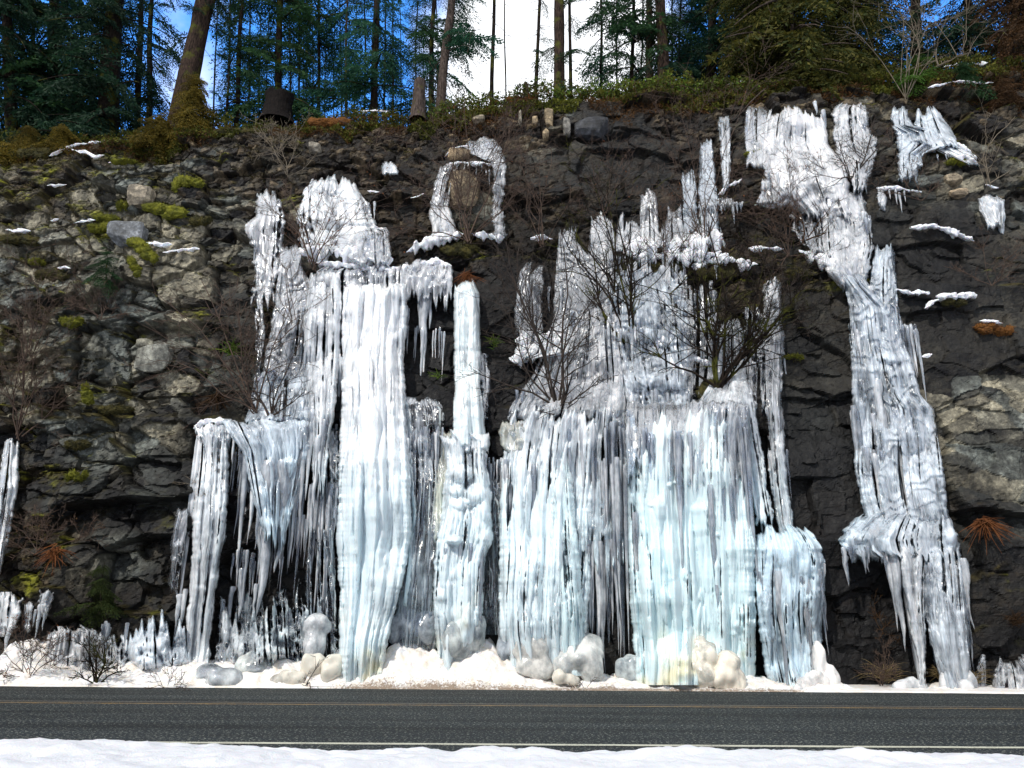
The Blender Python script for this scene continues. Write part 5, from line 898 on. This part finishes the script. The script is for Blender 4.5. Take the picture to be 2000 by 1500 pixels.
# dry grass and ferns
def tuft(label, px, py, n_, L, m, Y=None, spread=1.0, name='grass_tuft', cat='grass tuft', down=False, wd=.006):
    b = on(px, py, .12) if Y is None else P(px, py, Y); r_ = np.random.default_rng(int(px)); K = 6; s = np.linspace(0, 1, K)
    d = r_.normal(0, 1, (n_, 3))*np.array([spread, .5, .3])+np.array([0, -.4, -.6 if down else .9]); d /= np.linalg.norm(d, axis=1, keepdims=True); l_ = L*r_.uniform(.5, 1.2, n_)
    Pn = b+r_.normal(0, .05, (n_, 1, 3))+d[:, None]*(l_[:, None]*s)[..., None]; Pn[..., 2] -= .5*(l_[:, None]*s**2)*(.8 if not down else .3)
    V, F = tubes(Pn, wd*(1-.8*s)[None]*np.ones((n_, 1)), 3); o = mk(name, V, F, m, None, True, None, b); tag(o, label, cat, 'tufts of dry grass and fern'); return o
tuft('rusty brown fern on the right wall beneath the tan patch', 1922, 1018, 90, .55, DEAD, spread=1.2, name='dead_fern', cat='fern', down=True, wd=.014)
tuft('red brown root fringe hanging right of the long hanging icicle', 912, 535, 80, .5, DEAD, spread=.7, name='root_fringe', cat='roots', down=True, wd=.008)
tuft('dry straw tuft at the foot right of the bare wall', 1728, 1322, 70, .6, GRASS, 16.85)
tuft('dry straw tuft between the dagger legs', 1836, 1318, 60, .5, GRASS, 16.8)
tuft('dry straw tuft beside the little clear ice stub', 1902, 1330, 60, .45, GRASS, 16.7)
tuft('brown brush at the far lower right wall', 1985, 1215, 80, .5, BRUSH, name='dead_fern', cat='fern')
tuft('orange brown fern by the left ledge shrub', 425, 775, 90, .5, BRUSH, name='dead_fern', cat='fern', down=True, wd=.012)
tuft('green sword fern on rock right of the left shrub', 452, 690, 26, .6, SALAL, name='fern', cat='fern', wd=.02)
tuft('small green fern beside the centre snow pillow', 965, 672, 26, .35, SALAL, name='fern', cat='fern', wd=.016)
tuft('reddish fern low on the left wall', 110, 1075, 60, .45, DEAD, name='dead_fern', cat='fern', down=True, wd=.012)
tuft('little green plant on the dim ice veil', 856, 735, 24, .25, SALAL, name='fern', cat='fern', wd=.014)

# ------------------------------------------------------------------ conifers
def bough(seed, droop=.35, tw=16, lv=15, width=.42, hang=.35):
    """unit-length bough along +x made of side twigs lined with needle sprays"""
    r_ = np.random.default_rng(seed); Q = []
    for k in range(tw*2):
        t = .12+.88*(k/(tw*2)); side = 1 if k % 2 else -1
        o_ = np.array([t, 0, -droop*t*t]); L = (width*(1-t)**.7+.07)*r_.uniform(.7, 1.2)
        d = np.array([.55, side*1.0, -hang*r_.uniform(.3, 1.4)]); d /= np.linalg.norm(d)
        n_ = max(3, int(lv*L/width)+2)
        for j in range(n_):
            f = (j+.5)/n_; p = o_+d*L*f+np.array([0, 0, -.35*L*f*f]); s2 = 1 if j % 2 else -1
            ld = d*.8+np.cross(d, [0, 0, 1])*s2*.7+r_.normal(0, .25, 3)+np.array([0, 0, -.25]); ld /= np.linalg.norm(ld)
            ll = r_.uniform(.055, .10)*(1.1-.4*f); ww = np.cross(ld, r_.normal(0, 1, 3)); ww = ww/np.linalg.norm(ww)*ll*.14
            Q.append([p-ww*.6, p+ld*ll*.5-ww*1.2, p+ld*ll, p+ld*ll*.5+ww*1.2])
    return np.array(Q)
BOUGH = [bough(k, .30+.08*k, hang=.3+.25*(k % 3)) for k in range(5)]
def crown_geo(bs, az, L, tilt, r_):
    out_ = []
    for b, a, l_, ti in zip(bs, az, L, tilt):
        T_ = BOUGH[r_.integers(5)]*l_; ro = r_.uniform(-.5, .5); c, s = math.cos(ro), math.sin(ro)
        T_ = T_@np.array([[1, 0, 0], [0, c, s], [0, -s, c]]); c, s = math.cos(ti), math.sin(ti); T_ = T_@np.array([[c, 0, s], [0, 1, 0], [-s, 0, c]])
        c, s = math.cos(a), math.sin(a); T_ = T_@np.array([[c, s, 0], [-s, c, 0], [0, 0, 1]]); out_.append(T_+b)
    return np.concatenate(out_)
def conifer(label, px, pyb, wpx, pxt, Y, m=FIR, bark=BARK, z0=3., z1=16., n_=45, Lr=(1.0, 2.4), dens=1.0, group='conifers on the rim', name='conifer', H=17, sidebias=None, tilt=(-.15, .45), seed=0, ymin=None):
    r_ = np.random.default_rng(seed+int(px*3)); b = P(px, pyb, Y); x0 = b[0]; fz = float(floorz(np.array([x0]), np.array([Y]))[0])-.15
    top = P(pxt, 0, Y); sl_ = (top[0]-b[0])/(top[2]-b[2]); xb = b[0]+sl_*(fz-b[2]); r0 = wpx*Y/1500/np.cos(PITCH)*.5*1.12
    root = thing(name, label, 'tree', (xb, Y, fz), group); K = 26; s = np.linspace(0, 1, K)
    c = np.stack([xb+sl_*H*s+.06*vn2(s*5, s*0+px, 9), Y+0*s, fz+H*s], -1); rad = r0*(1.0-.62*s)*(1+.35*np.exp(-s*H/.35))*(1+.05*vn2(s*14, s*0+px, 10))
    V, F = tubes(c[None], rad[None], 14 if wpx > 12 else 8); cc = np.repeat(c, 14 if wpx > 12 else 8, 0); V = cc+(V-cc)*(1+.10*fbm(V[:, 0]*9, V[:, 1]*9, V[:, 2]*1.2, 3, 5)[:, None]*2)
    wood = [(V, F)]
    if n_:
        zz = r_.uniform(z0, z1, n_); f = zz/H; az = r_.uniform(0, 2*np.pi, n_)
        if sidebias is not None: az = np.where(r_.uniform(0, 1, n_) < .75, sidebias+r_.normal(0, .5, n_), az)
        bs = np.stack([xb+sl_*zz, Y+0*zz, fz+zz], -1); L = r_.uniform(*Lr, n_)*(1.15-.5*f)
        tl = -r_.uniform(*tilt, n_)
        Q = crown_geo(bs, az, L, tl, r_)
        mk('crown', Q.reshape(-1, 3), np.arange(len(Q)*4).reshape(-1, 4), m, root, False)
        # limbs
        s = np.linspace(0, 1, 6); dr = np.stack([np.cos(az), np.sin(az), 0*az], -1); Pn = bs[:, None]+dr[:, None]*(L[:, None]*s*.92)[..., None]
        Pn[..., 2] += L[:, None]*(s*np.sin(-tl)[:, None]*-1*-1*0 - .32*s*s - 0*s)+L[:, None]*s*np.sin(tl)[:, None]*1.0
        wood.append(tubes(Pn, (.016*L[:, None]*(1-.85*s)[None])+.003, 4))
    # short dead snags
    ns = int(16*max(0.3, min(1, wpx/16)))+6; zz = r_.uniform(.8, H*.8, ns); az = r_.uniform(0, 6.28, ns); s = np.linspace(0, 1, 5); l_ = r_.uniform(.3, 1.3, ns)
    Pn = np.stack([xb+sl_*zz, Y+0*zz, fz+zz], -1)[:, None]+(np.stack([np.cos(az), np.sin(az), -.15+0*az], -1)[:, None]*(l_[:, None]*s)[..., None]); Pn[..., 2] -= .25*l_[:, None]*s*s
    wood.append(tubes(Pn, .010*(1-.8*s)[None]*np.ones((ns, 1))+.002, 3)); V, F = join(wood); mk('trunk', V, F, bark, root, True)
    return root
# left dark stand
conifer('leftmost dark fir crowding the top left corner', 20, 250, 26, 10, 24.5, FIR2, BARKD, .8, 16, 100, (1.8, 3.4))
conifer('second dark fir from the left edge, dense to the ground', 100, 250, 30, 108, 26.5, FIR, BARKD, .6, 16, 110, (1.8, 3.6))
conifer('thick black trunked fir right of the corner firs', 207, 250, 46, 226, 25.0, FIR2, BARKD, 1.5, 16, 90, (1.6, 3.2))
conifer('slim dark trunk just right of the thick black one', 268, 245, 15, 276, 27.5, FIR2, BARKD, 2.5, 17, 50, (1.0, 2.4))
conifer('slim dark trunk left of the great leaning trunk', 290, 245, 15, 296, 29, FIR, BARKD, 3, 17, 46, (1.2, 2.4))
conifer('great leaning brown trunk on the left rim, thickest of all', 352, 236, 47, 404, 23.4, FIR2, BARK, 5.5, 15, 30, (1.0, 2.0), H=16)
conifer('far fir filling the gap behind the corner firs', 60, 240, 16, 66, 33, FIR, BARKD, .5, 17, 90, (1.6, 3.2))
conifer('far fir behind the thick black trunk', 160, 240, 14, 158, 32, FIR2, BARKD, .5, 17, 90, (1.6, 3.2))
# centre left: slim trunks with airy blue green crowns
slim = [('slim bare pole leaning right of the great trunk', 440, 235, 7, 452, 27, 26), ('dark straight pole right of the leaning slim one', 460, 232, 11, 474, 25, 30), ('thin pole left of the black stump', 486, 230, 6, 487, 30, 26), ('drooping hemlock directly over the black stump', 540, 220, 16, 548, 25.5, 80),
        ('thin pole right of the black stump', 582, 222, 6, 584, 30, 36), ('thin pole, second to the right of the black stump', 600, 222, 5, 602, 33, 34), ('thin straight pole above the orange rim moss', 622, 220, 8, 622, 27, 36), ('faint far pole right of the orange rim moss', 652, 220, 4, 655, 36, 30), ('pale brown pole left of the dark green trunk', 677, 218, 6, 679, 26, 26), ('faint pole touching the left side of the dark green trunk', 711, 218, 6, 712, 31, 34),
        ('dark green mossy trunk, thickest between stump and left poles', 732, 216, 17, 736, 25, 50), ('thin far pole just left of the grey stump', 766, 215, 5, 768, 33, 36), ('black straight trunk left of the grey leaning trunk', 842, 200, 12, 848, 26, 36), ('hair thin pole between the black and the grey trunk', 854, 200, 4, 853, 31, 30)]
for k, (lab, px, pyb, wd, pxt, Y, nb) in enumerate(slim):
    conifer(lab, px, pyb, wd, pxt, Y, TEAL if k % 3 else FIR, BARKD if k not in (8,) else BARK, 1.0 if nb > 60 else 1.6, 16, int(nb*1.2), (1.0, 2.4) if nb < 60 else (1.4, 2.8), seed=k)
for k, (lab, px, wd, pxt, Y, nb) in enumerate([('faint pole left of the drooping hemlock', 508, 5, 510, 34, 16), ('very thin pole close left of the drooping hemlock', 522, 4, 525, 31, 12), ('thin pole touching the right edge of the black stump', 566, 5, 566, 29, 14), ('pole between the two thin poles right of the black stump', 592, 4, 595, 35, 12), ('mossy thin pole right of the second thin pole', 611, 4, 609, 31, 12), ('far pole behind the orange rim moss, left end', 636, 4, 638, 36, 12), ('far pole behind the orange rim moss, right end', 666, 5, 664, 33, 14),
                                ('thin pole left of the mossy green trunk, nearest the pale brown pole', 694, 4, 696, 34, 12), ('thin pole close right of the mossy green trunk', 750, 5, 752, 30, 18), ('far thin pole between the mossy green trunk and the stump', 782, 4, 781, 35, 14), ('thin pole directly above the grey stump', 812, 5, 814, 31, 20), ('far pole right of the grey stump', 828, 4, 829, 36, 12), ('thin pole between the airy fir and the slim dark fir', 1205, 5, 1206, 30, 20), ('thin pole left of the paired brown trunks', 1252, 5, 1254, 31, 20), ('thin pole right of the slim fir by the paired trunks', 1312, 5, 1313, 30, 26), ('thin pole between the leaning slim pole and the leaning trunk', 418, 5, 426, 31, 14)]):
    conifer(lab, px, 215, wd, pxt, Y, TEAL if k % 2 else FIR, BARKD, 2.0, 16, nb, (.8, 1.8), seed=70+k)
conifer('grey leaning trunk with boughs reaching right into the white sky', 862, 198, 20, 880, 24.2, TEAL, BARKL, 3.0, 15, 34, (1.2, 2.3), sidebias=0.0)
conifer('bare dark pole standing alone against the white sky', 960, 190, 9, 963, 25, TEAL, BARKD, 9, 16, 4, (.6, 1.0))
conifer('hair thin pole right of the lone bare pole', 986, 188, 3.5, 987, 26, TEAL, BARKD, 1.4, 3, 4, (.5, .8))
conifer('leaning dark pole left of the thick brown trunk', 1046, 186, 8, 1056, 25, FIR, BARKD, 2.5, 15, 14, (.6, 1.3))
conifer('thick brown trunk just right of the white sky', 1089, 182, 25, 1090, 24, FIR, BARK, 3, 15, 14, (.8, 1.6))
conifer('thin straight pole close right of the thick brown trunk', 1113, 180, 8, 1112, 25.5, FIR, BARKD, 4, 16, 14, (.8, 1.6), sidebias=0)
for k, (lab, px, pyb, wd, pxt, Y, nb, m_) in enumerate([('airy fir right of the centre trunks with level boughs', 1172, 175, 7, 1174, 27, 46, TEAL), ('slim dark fir trunk before the paired brown trunks', 1236, 172, 9, 1238, 26, 56, FIR), ('left of the paired brown trunks at right centre', 1270, 172, 16, 1268, 25, 44, FIR), ('right and thicker of the paired brown trunks', 1296, 172, 26, 1288, 24.2, 40, FIR2),
        ('slim fir right of the paired brown trunks', 1328, 170, 6, 1330, 28, 60, TEAL), ('dark dense fir left of the hanging cedar', 1385, 168, 22, 1390, 27, 110, FIR2), ('dense fir behind the hanging cedar', 1450, 168, 20, 1448, 30, 120, FIR2), ('dark fir behind the cedar, right one', 1510, 168, 16, 1512, 32, 120, FIR2), ('far dark fir right of the cedar', 1620, 165, 20, 1622, 30, 120, FIR2), ('far fir with gaps behind the alder stems', 1700, 165, 16, 1702, 32, 90, FIR2), ('dark fir trunk behind the alder', 1792, 160, 26, 1790, 28, 100, FIR2), ('dense fir in the top right corner, left one', 1890, 150, 20, 1888, 30, 120, FIR2), ('dense fir in the top right corner, right one', 1980, 150, 20, 1984, 28, 120, FIR2), ('slim far fir between the paired trunks and the dense fir', 1350, 168, 8, 1352, 33, 90, FIR)]):
    conifer(lab, px, pyb, wd, pxt, Y, m_, BARKD if nb > 50 else BARK, .8 if nb > 50 else 1.6, 16, nb, (1.3, 3.0) if nb > 50 else (.9, 2.0), seed=30+k)
conifer('olive hanging cedar leaning out over the great domed icefall', 1553, 168, 9, 1545, 22.6, CEDAR, BARKL, .8, 13, 120, (1.6, 3.2), tilt=(-.1, .75), sidebias=None)
conifer('olive cedar right of the pale stemmed one, lower and denser', 1640, 166, 8, 1645, 23.4, CEDAR, BARKD, .6, 9, 80, (1.4, 2.8), tilt=(0, .8))
conifer('olive cedar left of the pale stemmed one', 1470, 170, 8, 1470, 23.6, CEDAR, BARKD, .6, 8, 60, (1.2, 2.6), tilt=(0, .7))
conifer('rusty dying cedar in the top right corner', 1975, 150, 8, 1985, 22.0, BRUSH, BARK, .3, 9, 70, (1.0, 2.2), tilt=(0, .7))
# small conifers on rock and rim
def small(label, px, py, H, n_, L, m, Y=None, tl=(-.2, .5), name='young_conifer', group='young conifers and cedar sprays'):
    b = on(px, py, .15) if Y is None else P(px, py, Y); r_ = np.random.default_rng(int(px+py)); root = thing(name, label, 'young tree', b, group)
    K = 8; s = np.linspace(0, 1, K); c = b+np.stack([.05*vn2(s*3, s*0+px, 1), -.15*s, H*s], -1); V, F = tubes(c[None], (.02*(1-.8*s))[None], 5); mk('trunk', V, F, BARKD, root)
    f = r_.uniform(.05, 1, n_); az = r_.uniform(0, 6.28, n_); bs = b+np.stack([0*f, -.15*f, H*f], -1); Q = crown_geo(bs, az, L*(1.15-.8*f)*r_.uniform(.7, 1.2, n_), -r_.uniform(*tl, n_), r_)
    mk('crown', Q.reshape(-1, 3), np.arange(len(Q)*4).reshape(-1, 4), m, root, False)
small('little dark green fir growing from the left rocks', 205, 552, .9, 34, .55, FIR)
small('bright green bushy seedling low on the left wall', 195, 1185, .9, 30, .62, m_leaf('seedling_needles', (.018, .035, .008), (.045, .06, .012)))
small('yellow brown cedar spray spilling over the rim at the great leaning trunk', 375, 262, 2.2, 110, 1.25, OLIVE, 21.7, (.1, .9))
small('olive cedar spray left of the leaning trunk foot', 310, 285, 1.1, 70, 1.2, OLIVE, 21.6, (.1, 1.0))
small('yellow green spray at the far left rim', 50, 312, 1.2, 80, 1.3, OLIVE, 21.6, (.1, .9))
small('second yellow green spray left of the rim snow line', 120, 292, .9, 60, 1.1, OLIVE, 21.6, (.1, .9))
small('bright green young fir behind the alder stems on the right rim', 1790, 172, 1.2, 60, .9, GREEN, 21.3)
small('dark low fir boughs under the top right snow shelf', 1880, 168, .8, 50, .9, FIR, 21.0, (.1, .6))
small('brown tinged cedar spray at the right rim edge', 1960, 200, 1.0, 40, .9, BRUSH, 20.6, (.1, .9))
small('teal seedling above the white sky gap right side', 1100, 190, .5, 14, .5, TEAL, 22.2)
# alder saplings at right
shrub('pale multi stemmed alder on the right rim above the twin domes', 1770, 195, [(1745, -20), (1722, 30), (1765, -40), (1790, -10), (1820, -30), (1800, 60), (1735, 90), (1850, 20)], TWIGL, .016, 3, 3, 40, Y=20.9, name='alder', group='bare saplings on the rim')
shrub('pale bare sapling between the alder and the rusty cedar', 1880, 130, [(1872, -30), (1890, -10), (1860, 20), (1905, 40)], TWIGL, .015, 3, 3, 41, Y=21.3, name='alder', group='bare saplings on the rim')
shrub('crooked fallen branch on the top right shelf', 1830, 130, [(1832, 100), (1870, 112), (1900, 108)], TWIGL, .03, 3, 2, 42, Y=21.0, name='alder', group='bare saplings on the rim')
# stumps
def stump(label, px, pyt, pyb, wpx, Y, m):
    b = P(px, pyb+14, Y); t_ = P(px, pyt, Y); H = t_[2]-b[2]; r0 = wpx*Y/1500/2; nU, nV = 26, 30; th = np.linspace(0, 2*np.pi, nU, endpoint=False); s = np.linspace(0, 1, nV)[:, None]
    rr = r0*(1+.45*(1-s)**3)*(1+.14*fbm(np.cos(th)*2+0*s, np.sin(th)*2+0*s, s*2, 4, int(px))*2); hh_ = H*s*(1+.16*fbm(np.cos(th)*1.5, np.sin(th)*1.5, 0*th, 3, int(px)+2)*s)
    V = np.stack([b[0]+rr*np.cos(th), Y+rr*np.sin(th), b[2]+hh_], -1).reshape(-1, 3); V = np.vstack([V, [[b[0], Y, b[2]+H*.8]]])
    i = np.arange(nV-1)[:, None]*nU; j = np.arange(nU)[None]; j2 = (j+1) % nU; F = np.stack([i+j, i+j2, i+nU+j2, i+nU+j], -1).reshape(-1, 4)
    k0 = (nV-1)*nU; F2 = np.stack([k0+j[0], k0+j2[0], np.full(nU, len(V)-1), np.full(nU, len(V)-1)], -1)
    me_o = mk('stump', V, F, m, None, True, None, b)
    bm_ = me_o.data; import bmesh
    bm = bmesh.new(); bm.from_mesh(bm_); bm.verts.ensure_lookup_table(); cv = bm.verts[len(V)-1]
    for a_, b_ in zip(j[0], j2[0]):
        bm.faces.new((bm.verts[k0+int(a_)], bm.verts[k0+int(b_)], cv))
    bm.to_mesh(bm_); bm.free(); tag(me_o, label, 'stump', 'old stumps on the rim')
stump('wide black stump under the drooping hemlock', 540, 186, 232, 60, 23.6, m_bark('charred_bark', (.004, .003, .003), (.012, .009, .008)))
stump('grey weathered stump on the rim left of the black trunk', 816, 160, 222, 27, 22.0, BARKL)
stump('tiny broken stump against the white sky', 1028, 163, 190, 11, 22.4, BARK)

# ------------------------------------------------------------------ undergrowth along the rim (ground cover nobody could count)
def band(name, label, m, x0, x1, n_, size, up_=.3, down=.2, back=1.5, seed=0, flat=False):
    """small leaves and twigs rooted on the rim: up_ metres above it, down metres below it on the rock"""
    r_ = np.random.default_rng(seed); px = r_.uniform(x0, x1, n_); x = P(px, 200+0*px, 21.8+0*px)[:, 0]; clump = np.clip(.5+.9*fbm2(x*1.1, x*0+seed, 3, seed), .05, 1.3)
    k = r_.uniform(-down, up_+.0, n_); rz = rimz(x); yt = np.interp(x, XG, D[-1]); bk = r_.uniform(0, 1, n_)**1.5*back
    above = k > 0; yy_ = np.where(above, yt-1.05+bk, 0); zz_ = np.where(above, floorz(x, yy_)-.08+k*clump, rz+k*clump)
    v = (zz_+.3)/(rz+.3); ix = np.clip((x+21)/42*(NXC-1), 0, NXC-1).astype(int); iz = np.clip(v*(NZC-1), 0, NZC-1).astype(int)
    yy_ = np.where(above, yy_, D[iz, ix]-.02-r_.uniform(0, .12, n_)); b = np.stack([x, yy_, zz_], -1)
    d = r_.normal(0, 1, (n_, 3)); d[:, 2] += .3; d /= np.linalg.norm(d, axis=1, keepdims=True); s_ = np.cross(d, r_.normal(0, 1, (n_, 3))); s_ /= np.linalg.norm(s_, axis=1, keepdims=True); L_ = size*r_.uniform(.5, 1.4, (n_, 1)); ww = .30 if not flat else .08
    q = np.stack([b, b+d*L_*.5+s_*L_*ww, b+d*L_, b+d*L_*.5-s_*L_*ww], 1).reshape(-1, 3)
    o = mk(name, q, np.arange(n_*4).reshape(-1, 4), m, None, False); tag(o, label, 'undergrowth', None, 'stuff')
band('green_undergrowth', 'glossy green leaves covering the rim from the grey stump to the right', SALAL, 830, 1480, 11000, .09, .72, .25, 1.6, 1)
band('dark_undergrowth', 'dark green low growth along the whole rim', m_leaf('rim_growth', (.026, .036, .007), (.12, .12, .016)), -150, 2150, 80000, .10, .65, 1.3, 1.6, 2)
band('brown_undergrowth', 'brown dead brush and roots hanging below the rim', m_leaf('dead_brush', (.020, .012, .006), (.12, .055, .016)), -150, 2150, 44000, .13, .3, 1.9, .8, 3, True)
band('olive_undergrowth', 'olive cedar growth below the hanging cedars on the right rim', CEDAR, 1380, 1760, 9000, .11, .7, .4, 1.2, 4, True)
band('rust_litter', 'rust coloured leaf litter on the left rim', m_leaf('rust_litter', (.07, .028, .008), (.20, .07, .018)), 560, 1080, 2600, .06, .1, .45, .3, 5)
